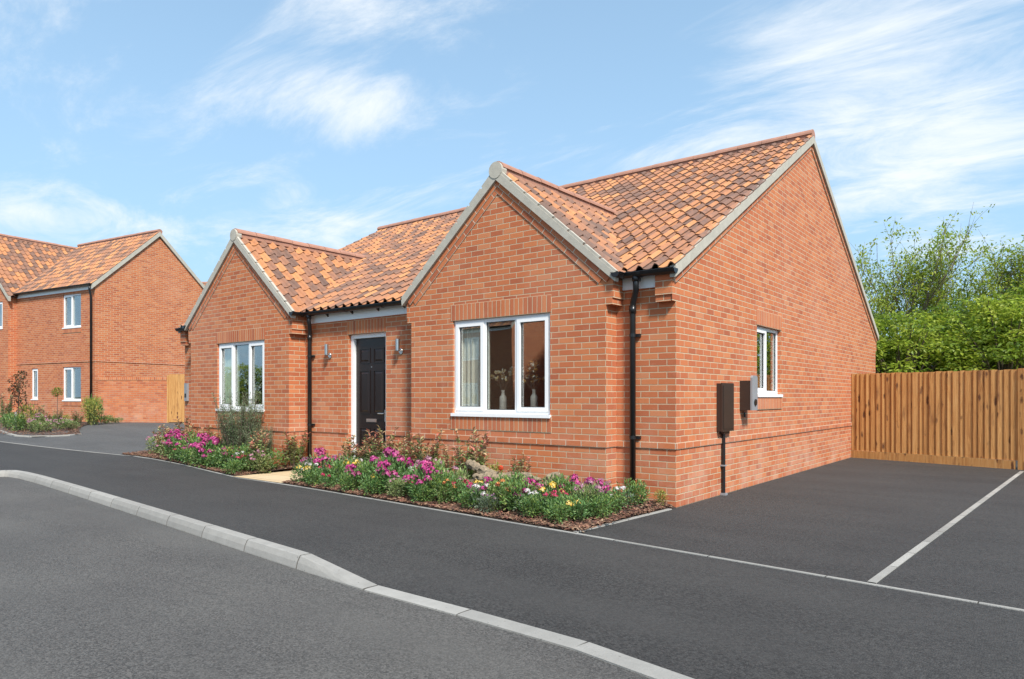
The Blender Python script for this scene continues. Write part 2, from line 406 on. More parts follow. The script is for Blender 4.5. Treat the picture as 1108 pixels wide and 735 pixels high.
arc = [V((-10.9,-3.26)), V((-11.02,-3.34)), V((-11.08,-3.48)), V((-11.1,-3.7)), V((-11.1,-4.6)), V((-11.1,-5.5)), V((-11.1,-6.4)), V((-11.1,-7.3)), V((-11.1,-8.2)), V((-11.1,-9.1))][::-1]
sweep_kerb(None, .13, list(zip(arc, arc[1:])), lambda x: gz(x, 0)+.006, 0, mb)
tag(mb.build('kerb', 'concrete'), kind='structure')
# edging strip
def strip(pts, wd, z, name, step=.915):
    mb = MB(); pp = walk([V(p) for p in pts], step)
    for a, b in zip(pp, pp[1:]):
        d = (b-a).normalized(); n_ = V((-d.y, d.x))*wd
        kc = (random.Random(round(a.x*997+a.y*31)).uniform(.7, 1.06),)*3
        a = a+d*.004; b = b-d*.004; z0, z1 = gz(a.x, a.y)+z, gz(b.x, b.y)+z
        mb.face([(a.x, a.y, z0), (b.x, b.y, z1), (b.x+n_.x, b.y+n_.y, z1), (a.x+n_.x, a.y+n_.y, z0)], col=kc)
        for p_, q_ in ((a, b), (b+n_, a+n_)):
            mb.face([(p_.x, p_.y, gz(p_.x,p_.y)+z-.05), (q_.x, q_.y, gz(q_.x,q_.y)+z-.05), (q_.x, q_.y, gz(q_.x,q_.y)+z), (p_.x, p_.y, gz(p_.x,p_.y)+z)])
    return tag(mb.build(name, 'strip'), kind='structure')
strip(EDGE[1:], .036, .006, 'edging_strip')
strip([(2.50,-2.22), (3.02,7.6)], .055, .008, 'parking_bay_strip', .6)
strip([(-.085,-1.98), (.03,-.02)], .045, .012, 'edging_strip')
# driveway on the right
mb = MB()
xs = [-.12, .0, 1, 2, 3.33, 6, 10, 16]
for a, b in zip(xs, xs[1:]):
    mb.face([(a, lerp(EDGE, a)+.045, .002), (b, lerp(EDGE, b)+.045, .002), (b, 10, .002), (a, 10 if a >= 0 else 0, .002)])
tag(mb.build('driveway', 'drive'), kind='structure')
# shared drive on the left
mb = MB()
xs = [-30+1.2*i for i in range(15)]+[-11.4]
for a, b in zip(xs, xs[1:]):
    ys = [None, 2, 5, 9, 14]
    for j in range(4):
        ya0 = lerp(EDGE, a)+.045 if j == 0 else ys[j]; yb0 = lerp(EDGE, b)+.045 if j == 0 else ys[j]
        mb.face([(a, ya0, gz(a,0)+.001), (b, yb0, gz(b,0)+.001), (b, ys[j+1], gz(b,0)+.001), (a, ys[j+1], gz(a,0)+.001)])
tag(mb.build('shared_drive', 'drive2'), kind='structure')
# beds: soil, with the stone path between
def bed(xs, back, name):
    mb = MB()
    for a, b in zip(xs, xs[1:]):
        n = 6; P0 = []; 
        for x in (a, b):
            yf = lerp(EDGE, x)+.05; yk = back(x)
            P0.append([(x, yf+(yk-yf)*j/n, gz(x,0)+.010+.05*math.sin(math.pi*min(1, j/n*1.0)*.5)) for j in range(n+1)])
        for j in range(n): mb.face([P0[0][j], P0[1][j], P0[1][j+1], P0[0][j+1]])
    return tag(mb.build(name, 'soil', smooth=True, weld=True), kind='structure')
def back_y(x):
    if x < -11.4: return .6
    if x < -10.5: return 0.
    if x < -7.1: return -.33
    if x < -4.12: return 0.
    if x < -.79: return -.25
    return 0.
bed([-12.9,-12.2,-11.4,-10.5,-9.4,-8,-6.95], lambda x: max(back_y(x), -.2) if x > -11.4 else .9, 'soil')
bed([-5.6,-5,-4.2,-3.35,-2,-1,-.14], lambda x: -.0, 'soil')
mb = MB(); mb.face([(-.14,-1.96,.008), (-.10,-1.96,.006), (-.0,-.0,.006), (-.14,-.0,.055)]); mb.face([(-.14,-1.96,.008),(-.14,-.0,.055),(-.14,-.0,-.1),(-.14,-1.96,-.1)]); tag(mb.build('soil', 'soil'), kind='structure')
mb = MB()
mb.poly([(-6.95,-1.47), (-5.6,-1.49), (-5.6,-.9), (-4.9,-.6), (-4.9,0), (-6.95,0)], f=lambda a, b: (a, b, .012))
tag(mb.build('stone_path', 'sand'), kind='structure')

# ---------------------------------------------------------------- roofs
def prof(s):
    s = 1-s; return .052*math.sin(math.pi*(s+.06)/.46) if s < .40 else -.012*math.sin(math.pi*(s-.40)/.60)
def roof_slope(mb, O, U, Vd, N, nu, nv, w_, g_, seed, seg=9, thick=.013, lift=.022, base=.5, clip=None):
    O, U, Vd, N = V(O), V(U).normalized(), V(Vd).normalized(), V(N).normalized()
    r = random.Random(seed)
    for i in range(nu):
        for j in range(nv):
            if clip and clip(O+U*(i+.5)*w_+Vd*(j+.5)*g_): continue
            q = r.random()
            t = q
            t = min(1, max(0, t+.10*noise.noise(V((i*.9+seed, j*.9, 0)))))
            col = (t, r.random(), r.random())
            dv = r.uniform(-.006, .006); du = r.uniform(-.003, .003); sk = r.uniform(-.003, .003)
            lo, hi = [], []
            for k in range(seg+1):
                s_ = k/seg*1.03; x = (i+s_)*w_+du; h = prof(min(1, s_))+(.0 if s_ < 1 else -.004)
                lo.append(O+U*(x+sk)+Vd*(j*g_+dv)+N*(h+lift))
                hi.append(O+U*x+Vd*((j+1.12)*g_)+N*(h+.0))
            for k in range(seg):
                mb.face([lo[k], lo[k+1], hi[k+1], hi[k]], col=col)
                mb.face([lo[k]-N*thick, lo[k+1]-N*thick, lo[k+1], lo[k]], col=tuple(c*.6 for c in col))  # lower lip tinted darker than its tile: shade put into the colour
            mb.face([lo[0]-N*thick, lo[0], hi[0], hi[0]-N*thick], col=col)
            mb.face([lo[-1], lo[-1]-N*thick*.8, hi[-1]-N*thick*.8, hi[-1]], col=(0,0,0))  # side edge painted darkest, standing in for the shade between tile columns
def underlay(mb, pts):       # solid deck below the tiles, 2 cm thick
    P = [V(p) for p in pts]; n_ = (P[1]-P[0]).cross(P[2]-P[0]).normalized()
    if n_.z < 0: P = P[::-1]; n_ = -n_
    mb.face(P); Q = [p-n_*.03 for p in P]; mb.face(Q[::-1])
    for k in range(len(P)): mb.face([P[k-1], Q[k-1], Q[k], P[k]])
def ridge_line(mb, a, b, rad=.12, step=.45, n=8, seed=1):
    a, b = V(a), V(b); d = (b-a).normalized(); L = (b-a).length; side = d.cross(V((0,0,1))).normalized(); up = side.cross(d)
    r = random.Random(seed); cnt = max(1, round(L/step)); st_ = L/cnt
    for i in range(cnt):
        p0 = a+d*(i*st_+.004); p1 = a+d*((i+1)*st_-.004); jz = r.uniform(-.004, .004)
        rr = []
        for p, q in ((p0, rad), (p1, rad*.97)):
            rr.append([p+side*math.cos(t)*q+up*(math.sin(t)*q*.85+jz) for t in [math.pi*k/n for k in range(n+1)]])
        for k in range(n): mb.face([rr[0][k], rr[0][k+1], rr[1][k+1], rr[1][k]])
        mb.face(rr[0][::-1]); mb.face(rr[1])
    # mortar bed
    c = [a+side*rad*.9-up*.05, a-side*rad*.9-up*.05]
    mb.ob(a-side*rad*.8-up*.075, side*rad*1.6, d*L, up*.09)

def gutter(mb, a, b, r=.058):
    a, b = V(a), V(b); d = (b-a).normalized(); side = d.cross(V((0,0,1))).normalized()
    n = 10; up = V((0,0,1)); rings = []
    for rad in (r, r*.88):
        for p in (a, b): rings.append([p+side*math.cos(t)*rad-up*math.sin(t)*rad for t in [math.pi*k/n for k in range(n+1)]])
    for k in range(n):
        mb.face([rings[0][k], rings[0][k+1], rings[1][k+1], rings[1][k]])
        mb.face([rings[2][k+1], rings[2][k], rings[3][k], rings[3][k+1]])
    for k in (0, n): mb.face([rings[0][k], rings[1][k], rings[3][k], rings[2][k]])
    for e, q in ((0, -d), (1, d)):
        c = [rings[e][k] for k in range(n+1)]
        mb.face(c if e == 0 else c[::-1])
        c2 = [v_+q*.008 for v_ in c]; mb.face(c2)
    # thick rolled lips and jointers
    for s_ in (1, -1): mb.tube([a+side*s_*r, b+side*s_*r], .007, 6)
    L = (b-a).length; k = .35
    while k < L:
        p = a+d*k
        ring = [[p+d*e+side*math.cos(t)*r*1.1-up*math.sin(t)*r*1.1 for t in [math.pi*q/8 for q in range(9)]] for e in (-.02, .02)]
        for q in range(8): mb.face([ring[0][q], ring[0][q+1], ring[1][q+1], ring[1][q]])
        mb.face(ring[0]); mb.face(ring[1][::-1])
        k += .9

# ---------------------------------------------------------------- windows
def window(parent, O, U, N, wd, ht, lights, board=.045, glass_name='pane', sill=True, reveal=.0, inner=True, name='window'):
    """O lower left of the opening on the frame's outer face, U along, N outwards"""
    O, U, N = V(O), V(U).normalized(), V(N).normalized(); Z = V((0,0,1))
    fr = .05; dp = .07
    mb = MB()
    mb.ob(O-N*dp, U*wd, N*dp, Z*fr); mb.ob(O-N*dp+Z*(ht-fr), U*wd, N*dp, Z*fr)
    mb.ob(O-N*dp+Z*fr, U*fr, N*dp, Z*(ht-2*fr)); mb.ob(O-N*dp+Z*fr+U*(wd-fr), U*fr, N*dp, Z*(ht-2*fr))
    mu = .05; n = len(lights); tot = wd-2*fr-(n-1)*mu; ws = [tot*l[1] for l in lights]; x = fr; cells = []
    for i, l in enumerate(lights):
        cells.append((x, ws[i], l[0])); x += ws[i]
        if i < n-1: mb.ob(O-N*dp+Z*fr+U*x, U*mu, N*dp, Z*(ht-2*fr)); x += mu
    root = mb.build(name, 'white', parent)
    for x, cw, kind in cells:
        a = O+U*x+Z*fr; ch = ht-2*fr
        if kind == 'sash':
            s = MB(); t_ = .052; ov = .012; a2 = a-U*ov-Z*ov; W2 = cw+2*ov; H2 = ch+2*ov; e = N*.012
            s.ob(a2-N*.045+e+N*.003, U*W2, N*.045, Z*t_); s.ob(a2-N*.045+e+N*.003+Z*(H2-t_), U*W2, N*.045, Z*t_)
            s.ob(a2-N*.045+e+N*.003+Z*t_, U*t_, N*.045, Z*(H2-2*t_)); s.ob(a2-N*.045+e+N*.003+Z*t_+U*(W2-t_), U*t_, N*.045, Z*(H2-2*t_))
            s.build('sash', 'white', root)
            a = a+U*(t_-ov)+Z*(t_-ov); cw -= 2*(t_-ov); ch -= 2*(t_-ov)
        q = MB(); q.ob(a-N*.030, U*cw, N*.006, Z*ch); q.build(glass_name, 'glass', root)
        g = MB(); k = .008
        for A, B in (((0, 0), (cw, k)), ((0, ch-k), (cw, k)), ((0, k), (k, ch-2*k)), ((cw-k, k), (k, ch-2*k))):
            g.ob(a-N*.021+U*A[0]+Z*A[1], U*B[0], N*.006, Z*B[1])
        g.build('gasket', 'gasket', root)
    if sill:
        s = MB(); s.ob(O-U*.02-N*.03-Z*.032, U*(wd+.04), N*(.03+board), Z*.030)
        s.ob(O-U*.02+N*(board-.012)-Z*.045, U*(wd+.04), N*.012, Z*.0128); s.build('sill', 'white', root)
    return root
def room(mb, x0, x1, y0, y1, z0, z1, open_side):
    F = {'-y': [(x0,y0,z0),(x1,y0,z0),(x1,y0,z1),(x0,y0,z1)], '+y': [(x0,y1,z0),(x1,y1,z0),(x1,y1,z1),(x0,y1,z1)],
         '-x': [(x0,y0,z0),(x0,y1,z0),(x0,y1,z1),(x0,y0,z1)], '+x': [(x1,y0,z0),(x1,y1,z0),(x1,y1,z1),(x1,y0,z1)],
         'b': [(x0,y0,z0),(x1,y0,z0),(x1,y1,z0),(x0,y1,z0)], 't': [(x0,y0,z1),(x1,y0,z1),(x1,y1,z1),(x0,y1,z1)]}
    for k, p in F.items():
        if k != open_side: mb.face(p)

# ================================================================ THE BUNGALOW
bung = empty('bungalow', (0,0,0), 0, 'single-storey red brick bungalow with two front gables and orange pantile roof', 'house')
XL = -11.4; PIT = .554; ZB = 2.838        # tile plane of the main roof: z = ZB + PIT*y
def zmain(y): return ZB+PIT*y
RY, RZ = 5.55, ZB+PIT*5.55
G1 = dict(x0=-4.12, x1=-.783, g=-.25, win=(-3.279,-1.600,1.055,2.36))
G2 = dict(x0=-10.5, x1=-7.10, g=-.33, win=(-9.476,-7.853,1.055,2.325))
EZ = 2.78; SL = .868
# front walls between the gables
mb = MB()
def sheet(mb, x0, x1, z0, z1, y=0., holes=()): mb.poly([(x0,z0),(x1,z0),(x1,z1),(x0,z1)], holes, f=lambda a, b: (a, y, b))
sheet(mb, XL, G2['x0'], -.12, 2.72); mb.cut()
DX0, DX1, DZ0, DZ1 = -5.895, -4.965, .13, 2.33
sheet(mb, G2['x1'], G1['x0'], -.12, 2.72, holes=[[(DX0,DZ0),(DX1,DZ0),(DX1,DZ1),(DX0,DZ1)]])
for P in ([(DX0,0,DZ0),(DX0,.16,DZ0),(DX0,.16,DZ1),(DX0,0,DZ1)], [(DX1,.16,DZ0),(DX1,0,DZ0),(DX1,0,DZ1),(DX1,.16,DZ1)], [(DX0,0,DZ1),(DX0,.16,DZ1),(DX1,.16,DZ1),(DX1,0,DZ1)]): mb.face(P)
mb.cut(); sheet(mb, G1['x1'], 0, -.12, 2.72)
mb.build_each('front_wall', 'brick', bung)
# right gable wall with its window opening, flush kneeler towards the front
SW = (2.742, 3.862, 1.324, 2.345)
def gable_wall(x, sgn, hole):
    top = .10
    pts = [(-.0,-.12),(11.1,-.12),(11.1,2.39),(11.20,2.39),(11.20,2.73),(RY,RZ-top-.02),(-.10,2.73),(-.10,2.39),(0,2.39)]
    mb = MB(); mb.poly(pts, [hole] if hole else [], f=lambda a, b: (x, a, b), flip=(sgn < 0))
    return mb
mb = gable_wall(0, 1, [(SW[0],SW[2]),(SW[1],SW[2]),(SW[1],SW[3]),(SW[0],SW[3])])
d_ = .09
for P in ([(0,SW[0],SW[2]),(-d_,SW[0],SW[2]),(-d_,SW[0],SW[3]),(0,SW[0],SW[3])], [(-d_,SW[1],SW[2]),(0,SW[1],SW[2]),(0,SW[1],SW[3]),(-d_,SW[1],SW[3])],
          [(0,SW[0],SW[3]),(-d_,SW[0],SW[3]),(-d_,SW[1],SW[3]),(0,SW[1],SW[3])], [(0,SW[0],SW[2]),(0,SW[1],SW[2]),(-d_,SW[1],SW[2]),(-d_,SW[0],SW[2])]): mb.face(P)
mb.build('gable_wall', 'brick', bung)
gable_wall(XL, -1, None).build('gable_wall', 'brick', bung)
mb = MB(); mb.poly([(XL,-.12),(0,-.12),(0,2.72),(XL,2.72)], f=lambda a, b: (a, 11.1, b), flip=True); mb.build('rear_wall', 'brick', bung)
# projecting brick kneelers of the main gable ends
for x0, x1 in ((-.215, 0), (XL, XL+.215)):
    mb = MB(); mb.ob((x0,-.10,2.465), (x1-x0-.002,0,0), (0,.099,0), (0,0,.275)); mb.ob((x0+.0,-.085,2.39), (x1-x0-.002,0,0), (0,.084,0), (0,0,.074))
    mb.build('kneeler', 'brick', bung)
# front gable bays
def bay(G, seed):
    x0, x1, g = G['x0'], G['x1'], G['g']; cx = (x0+x1)/2; hw = (x1-x0)/2; apex = EZ+SL*(hw+.10)
    G['cx'] = cx; G['apex'] = apex; lo = .13
    wx0, wx1, wz0, wz1 = G['win']
    pts = [(x0,-.12),(x1,-.12),(x1,2.39),(x1+.085,2.39),(x1+.085,2.465),(x1+.10,2.465),(x1+.10,2.70),(cx,apex-.05),(x0-.10,2.70),(x0-.10,2.465),(x0-.085,2.465),(x0-.085,2.39),(x0,2.39)]
    mb = MB(); mb.poly(pts, [[(wx0,wz0),(wx1,wz0),(wx1,wz1),(wx0,wz1)]], f=lambda a, b: (a, g, b))
    for a, b in zip(pts, pts[1:]+pts[:1]):
        y1 = 0.0
        mb.face([(a[0],g,a[1]),(a[0],y1,a[1]),(b[0],y1,b[1]),(b[0],g,b[1])])
    k = .07
    for P in ([(wx0,g,wz0),(wx0,g+k,wz0),(wx0,g+k,wz1),(wx0,g,wz1)], [(wx1,g+k,wz0),(wx1,g,wz0),(wx1,g,wz1),(wx1,g+k,wz1)],
              [(wx0,g,wz1),(wx0,g+k,wz1),(wx1,g+k,wz1),(wx1,g,wz1)], [(wx0,g,wz0),(wx1,g,wz0),(wx1,g+k,wz0),(wx0,g+k,wz0)]): mb.face(P)
    mb.build('bay_wall', 'brick', bung)
    # soldier courses above and below the window
    mb = MB(); mb.ob((wx0-.04, g-.004, wz1), (wx1-wx0+.04+.02,0,0), (0,.004,0), (0,0,.225), uvf=lambda p, z0=wz1: [(q[2]-z0+.0, q[0]) for q in p]); mb.cut()
    mb.ob((wx0-.04, g-.007, wz0-.225), (wx1-wx0+.06,0,0), (0,.0065,0), (0,0,.19), uvf=lambda p, z0=wz0-.225: [(q[2]-z0, q[0]) for q in p])
    mb.build_each('soldier_course', 'soldier', bung)
    # raking courses below the verge
    mb = MB(); th = math.atan(SL)
    for s_ in (-1, 1):
        foot = V((cx+s_*(hw+.10), g, EZ-.10)); top = V((cx, g, apex-.10)); u = (top-foot); L = u.length+.04; u.normalize(); n_ = V((s_*math.sin(th), 0, math.cos(th)))
        def uvr(p, foot=foot, u=u, n_=n_): return [((q-foot).dot(u), (q-foot).dot(n_)) for q in p]
        mb.ob(foot-V((0,.022+.001*s_,0))-n_*.075+u*.05, u*(L-.05), V((0,.020,0)), n_*.075, uvf=uvr)
        mb.ob(foot-V((0,.012+.001*s_,0))-n_*.15+u*.13, u*(L-.20), V((0,.010,0)), n_*.0745, uvf=uvr); mb.cut()
    mb.build_each('raking_course', 'brick_raise', bung)
    # verge band
    mb = MB()
    for s_ in (-1, 1):
        foot = V((cx+s_*(hw+.165), g-.055, apex-SL*(hw+.165)+.012)); top = V((cx, g-.055, apex+.012)); u = (top-foot)
        n_ = V((s_*math.sin(th), 0, math.cos(th)))
        q = [foot, top, top-V((0,0,.135)), foot-V((0,0,.10))+u.normalized()*.02]
        y2 = V((0,.085,0))
        Q = [p+y2 for p in q]
        F = [q, Q[::-1], [q[0],Q[0],Q[1],q[1]], [q[3],q[2],Q[2],Q[3]], [q[0],q[3],Q[3],Q[0]], [q[1],Q[1],Q[2],q[2]]]
        for f_ in F: mb.face(f_ if s_ < 0 else f_[::-1])
        # stepped mortar fillets at each tile course
        r_ = random.Random(seed); nst = int(u.length/.30)
        un = u.normalized()
        for j in range(nst):
            mb.ob(foot+un*(j*.30+.02)+V((0,.004,0)), un*.27, V((0,.05,0)), n_*(.028+r_.uniform(0,.006)))
    mb.tube([(cx, g-.062, apex+.005), (cx, g+.05, apex+.005)], .112, 16)
    mb.build('verge', 'mortar', bung)
    # roof slopes
    yend = (apex-ZB)/PIT
    mb = MB(); hw2 = hw+.16; nv = 9; L = math.hypot(hw2, hw2*SL); gg = L/nv; ncol = int(math.ceil((yend+.35-(g-.05))/.2))
    for s_ in (-1, 1):
        O = V((cx+s_*hw2, g-.04, apex-SL*hw2)); Vd = V((-s_, 0, SL)); N = V((s_*SL, 0, 1))
        def clip(p):    # no tiles well below the main slope
            return p.z < zmain(p.y)-.16 and p.y > .1
        roof_slope(mb, O, (0,1,0), Vd, N, ncol, nv, .2, gg, seed+s_, clip=clip)
    rf = mb.build('bay_roof', 'tile', bung)
    mb = MB()
    for s_ in (-1, 1):
        e = V((cx+s_*hw2, 0, apex-SL*hw2-.012)); t_ = V((cx, 0, apex-.012))
        ye = (e.z-ZB)/PIT
        underlay(mb, [(e.x, g-.04, e.z), (t_.x, g-.04, t_.z), (t_.x, yend, t_.z), (e.x, max(ye, g+.05), e.z)])
    mb.build('roof_deck', 'black', rf)
    mb = MB(); ridge_line(mb, (cx, g-.03, apex+.035), (cx, yend+.12, apex+.035), .115, .42, seed=seed); mb.build('ridge_tiles', 'ridge', rf)
bay(G1, 11); bay(G2, 23)
# string course round the house
mb = MB(); zc = .675; hc = .075
def band(x0, x1, y0, y1): mb.box(x0, x1, y0, y1, zc+.002, zc+hc-.002); mb.cut()
for G in (G1, G2):
    band(G['x0']-.012, G['x1']+.012, G['g']-.014, G['g']-.0005); band(G['x1']+.0005, G['x1']+.012, G['g'], -.014); band(G['x0']-.012, G['x0']-.0005, G['g'], -.014)
band(G1['x1']+.013, .0, -.014, -.0005); band(G2['x1']+.013, DX0, -.014, -.0005); band(DX1, G1['x0']-.013, -.014, -.0005); band(XL, G2['x0']-.013, -.014, -.0005)
band(.0005, .014, -.014, 11.1)
mb.build_each('string_course', 'brick_raise', bung)
# soldier courses: over the door, round the side window
mb = MB(); mb.ob((DX0-.03, -.004, DZ1), (DX1-DX0+.03,0,0), (0,.0035,0), (0,0,.225), uvf=lambda p: [(q[2]-DZ1, q[0]) for q in p])
mb.cut(); mb.ob((.0005, SW[0]-.02, SW[3]), (.004,0,0), (0,SW[1]-SW[0]+.04,0), (0,0,.225), uvf=lambda p: [(q[2]-SW[3], q[1]) for q in p])
mb.cut(); mb.ob((.0005, SW[0]-.02, SW[2]-.225), (.014,0,0), (0,SW[1]-SW[0]+.04,0), (0,0,.19), uvf=lambda p: [(q[2]-SW[2]+.225, q[1]) for q in p])
mb.build_each('soldier_course', 'soldier', bung)
# main roof
mb = MB(); Ls = math.hypot(RY+.13, (RY+.13)*PIT); nv = 22; gg = Ls/nv
ncol = 57; x_start = .045-ncol*.2014; N1 = V((0,-PIT,1)).normalized()
def clip_main(p):
    for G in (G1, G2):
        dz = G['apex']-SL*abs(p.x-G['cx'])
        if dz > p.z+.20 and dz > EZ: return True
    return False
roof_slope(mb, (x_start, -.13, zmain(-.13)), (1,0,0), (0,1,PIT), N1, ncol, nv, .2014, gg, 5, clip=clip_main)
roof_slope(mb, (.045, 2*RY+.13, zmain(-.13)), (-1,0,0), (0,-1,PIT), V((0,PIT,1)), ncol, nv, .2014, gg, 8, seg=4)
roof = mb.build('roof', 'tile', bung)
mb = MB()
underlay(mb, [(XL-.03,-.10,zmain(-.10)-.015), (.03,-.10,zmain(-.10)-.015), (.03,RY,RZ-.015), (XL-.03,RY,RZ-.015)])
underlay(mb, [(XL-.03,2*RY+.10,zmain(-.10)-.015), (.03,2*RY+.10,zmain(-.10)-.015), (.03,RY,RZ-.015), (XL-.03,RY,RZ-.015)])
mb.build('roof_deck', 'black', roof)
mb = MB(); ridge_line(mb, (XL-.04, RY, RZ+.03), (.05, RY, RZ+.03), .12, .45, seed=3); mb.build('ridge_tiles', 'ridge', roof)
# main verges
for x, sg in ((0, 1), (XL, -1)):
    mb = MB(); th = math.atan(PIT)
    for s_ in (-1, 1):
        fy = RY+s_*(RY+.12); foot = V((x-.02*sg, fy, zmain(-.12)+.012)); top = V((x-.02*sg, RY, RZ+.012)); u = top-foot
        q = [foot, top, top-V((0,0,.13)), foot-V((0,0,.13))]; Q = [p+V((sg*.075,0,0)) for p in q]
        F = [q, Q[::-1], [q[0],Q[0],Q[1],q[1]], [q[3],q[2],Q[2],Q[3]], [q[0],q[3],Q[3],Q[0]], [q[1],Q[1],Q[2],q[2]]]
        for f_ in F: mb.face(f_ if s_*sg > 0 else f_[::-1])
        un = u.normalized(); n_ = V((0, s_*math.sin(th), math.cos(th))); nst = int(u.length/.296)
        for j in range(nst): mb.ob(foot+un*(j*.296+.03)+V((sg*.02,0,0)), un*.27, V((sg*.045,0,0)), n_*.026)
    mb.build('verge', 'mortar', bung)
    mb = MB()
    for s_ in (-1, 1):
        fy = RY+s_*(RY+.08); foot = V((x+.0005*sg, fy, zmain(-.08)-.125)); top = V((x+.0005*sg, RY, RZ-.125)); u = (top-foot); L = u.length; u.normalize(); n_ = V((0, s_*math.sin(th), math.cos(th)))
        def uvr(p, foot=foot, u=u, n_=n_): return [((q-foot).dot(u), (q-foot).dot(n_)) for q in p]
        mb.ob(foot-n_*.075, u*(L-.0), V((sg*.02,0,0)), n_*.075, uvf=uvr); mb.cut()
    mb.build_each('raking_course', 'brick_raise', bung)
# fascias, gutters, downpipes
mb = MB()
for a, b in ((G2['x1']+.10, G1['x0']-.10), (G1['x1']+.10, -.217), (XL+.217, G2['x0']-.10)): mb.box(a+.002, b-.002, -.028, -.001, 2.575, 2.745); mb.cut()
mb.build_each('fascia', 'white', bung)
GZ = 2.795; GY = -.135
def gut(a, b, brackets=()):
    mb = MB(); gutter(mb, a, b); o = mb.build('gutter', 'black', bung, smooth=False)
    if brackets:
        for x in brackets:
            k = MB()
            k.ob((x-.02, -.135, 2.735), (.04,0,0), (0,.105,0), (0,0,.012)); k.face([(x-.012,-.125,2.735),(x-.012,-.029,2.735),(x-.012,-.029,2.66)]); k.face([(x+.012,-.125,2.735),(x+.012,-.029,2.66),(x+.012,-.029,2.735)]); k.face([(x-.012,-.125,2.735),(x-.012,-.029,2.66),(x+.012,-.029,2.66),(x+.012,-.125,2.735)])
            k.build('bracket', 'black', o)
    return o
g_ = GZ-.045
gut((G1['x1']+.05, GY, g_), (.055, GY, g_), (-.45,))
gut((G2['x1']+.05, GY, g_), (G1['x0']-.16, GY, g_), (-6.4,-5.75,-5.1,-4.5))
gut((XL-.04, GY, g_), (G2['x0']-.16, GY, g_))
for x in (G1['x1']+.165, G2['x1']+.165): gut((x, (G1['g'] if x > -2 else G2['g'])-.07, g_), (x, GY+.02, g_))
gut((G2['x0']-.165, G2['g']-.07, g_), (G2['x0']-.165, GY+.02, g_))
def downpipe(x, y, yw, zb, clips=(2.05, .95)):
    mb = MB(); r = .036
    mb.tube([(x, y, g_-.03), (x, y, g_-.16), (x-.01, y+.02, g_-.21), (x-.075, yw-.06, g_-.33), (x-.085, yw-.055, g_-.40), (x-.085, yw-.055, zb)], r, 12)
    mb.tube([(x, y, g_-.04), (x, y, g_-.10)], r*1.25, 12)
    mb.tube([(x-.085, yw-.055, g_-.38), (x-.085, yw-.055, g_-.47)], r*1.2, 12)
    o = mb.build('downpipe', 'black', bung, smooth=True, weld=True)
    for z in clips:
        k = MB(); k.tube([(x-.085, yw-.055, z-.02), (x-.085, yw-.055, z+.02)], r*1.18, 12); k.ob((x-.085-.02, yw-.055+.02, z-.018), (.105,0,0), (0,.034,0), (0,0,.036)); k.build('pipe_bracket', 'black', o)
downpipe(-.445, GY, 0, .0, (2.02, .80)); downpipe(-6.80, GY, 0, .0, (2.0, .80))
mb = MB(); mb.tube([(-10.61,-.17,g_-.03), (-10.61,-.12,g_-.2), (-10.59,-.06,g_-.36), (-10.59,-.06,0)], .036, 12); mb.build('downpipe', 'black', bung, smooth=True, weld=True)
# windows
wins = []
for G in (G1, G2):
    wx0, wx1, wz0, wz1 = G['win']
    wins.append(window(bung, (wx0+.004, G['g']+.035, wz0+.004), (1,0,0), (0,-1,0), wx1-wx0-.008, wz1-wz0-.008, [('sash', .33), ('fixed', .34), ('sash', .33)], board=.065))
    r_ = MB(); room(r_, wx0-.25, wx1+.25, G['g']+.09, 3.2, .3, 2.5, '-y'); 
    for P in ([(wx0-.25,.0,.3),(wx1+.25,.0,.3)],): pass
    # wall lining round the opening so the room is closed
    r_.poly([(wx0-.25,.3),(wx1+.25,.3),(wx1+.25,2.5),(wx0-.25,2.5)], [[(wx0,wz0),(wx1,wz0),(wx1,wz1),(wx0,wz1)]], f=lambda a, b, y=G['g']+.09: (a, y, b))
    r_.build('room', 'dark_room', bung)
    s = MB(); s.box(wx0-.02, wx1+.02, G['g']+.105, G['g']+.34, wz0-.03, wz0+.0); s.build('inner_sill', 'white', bung)
wins.append(window(bung, (-.055, SW[0]+.004, SW[2]+.004), (0,1,0), (1,0,0), SW[1]-SW[0]-.008, SW[3]-SW[2]-.008, [('sash', .5), ('fixed', .5)], board=.085))
r_ = MB(); room(r_, -3.5, -.125, SW[0]-.4, SW[1]+.6, .3, 2.5, '+x'); r_.poly([(SW[0]-.4,.3),(SW[1]+.6,.3),(SW[1]+.6,2.5),(SW[0]-.4,2.5)], [[(SW[0],SW[2]),(SW[1],SW[2]),(SW[1],SW[3]),(SW[0],SW[3])]], f=lambda a, b: (-.125, a, b)); r_.build('room', 'dark_room', bung)
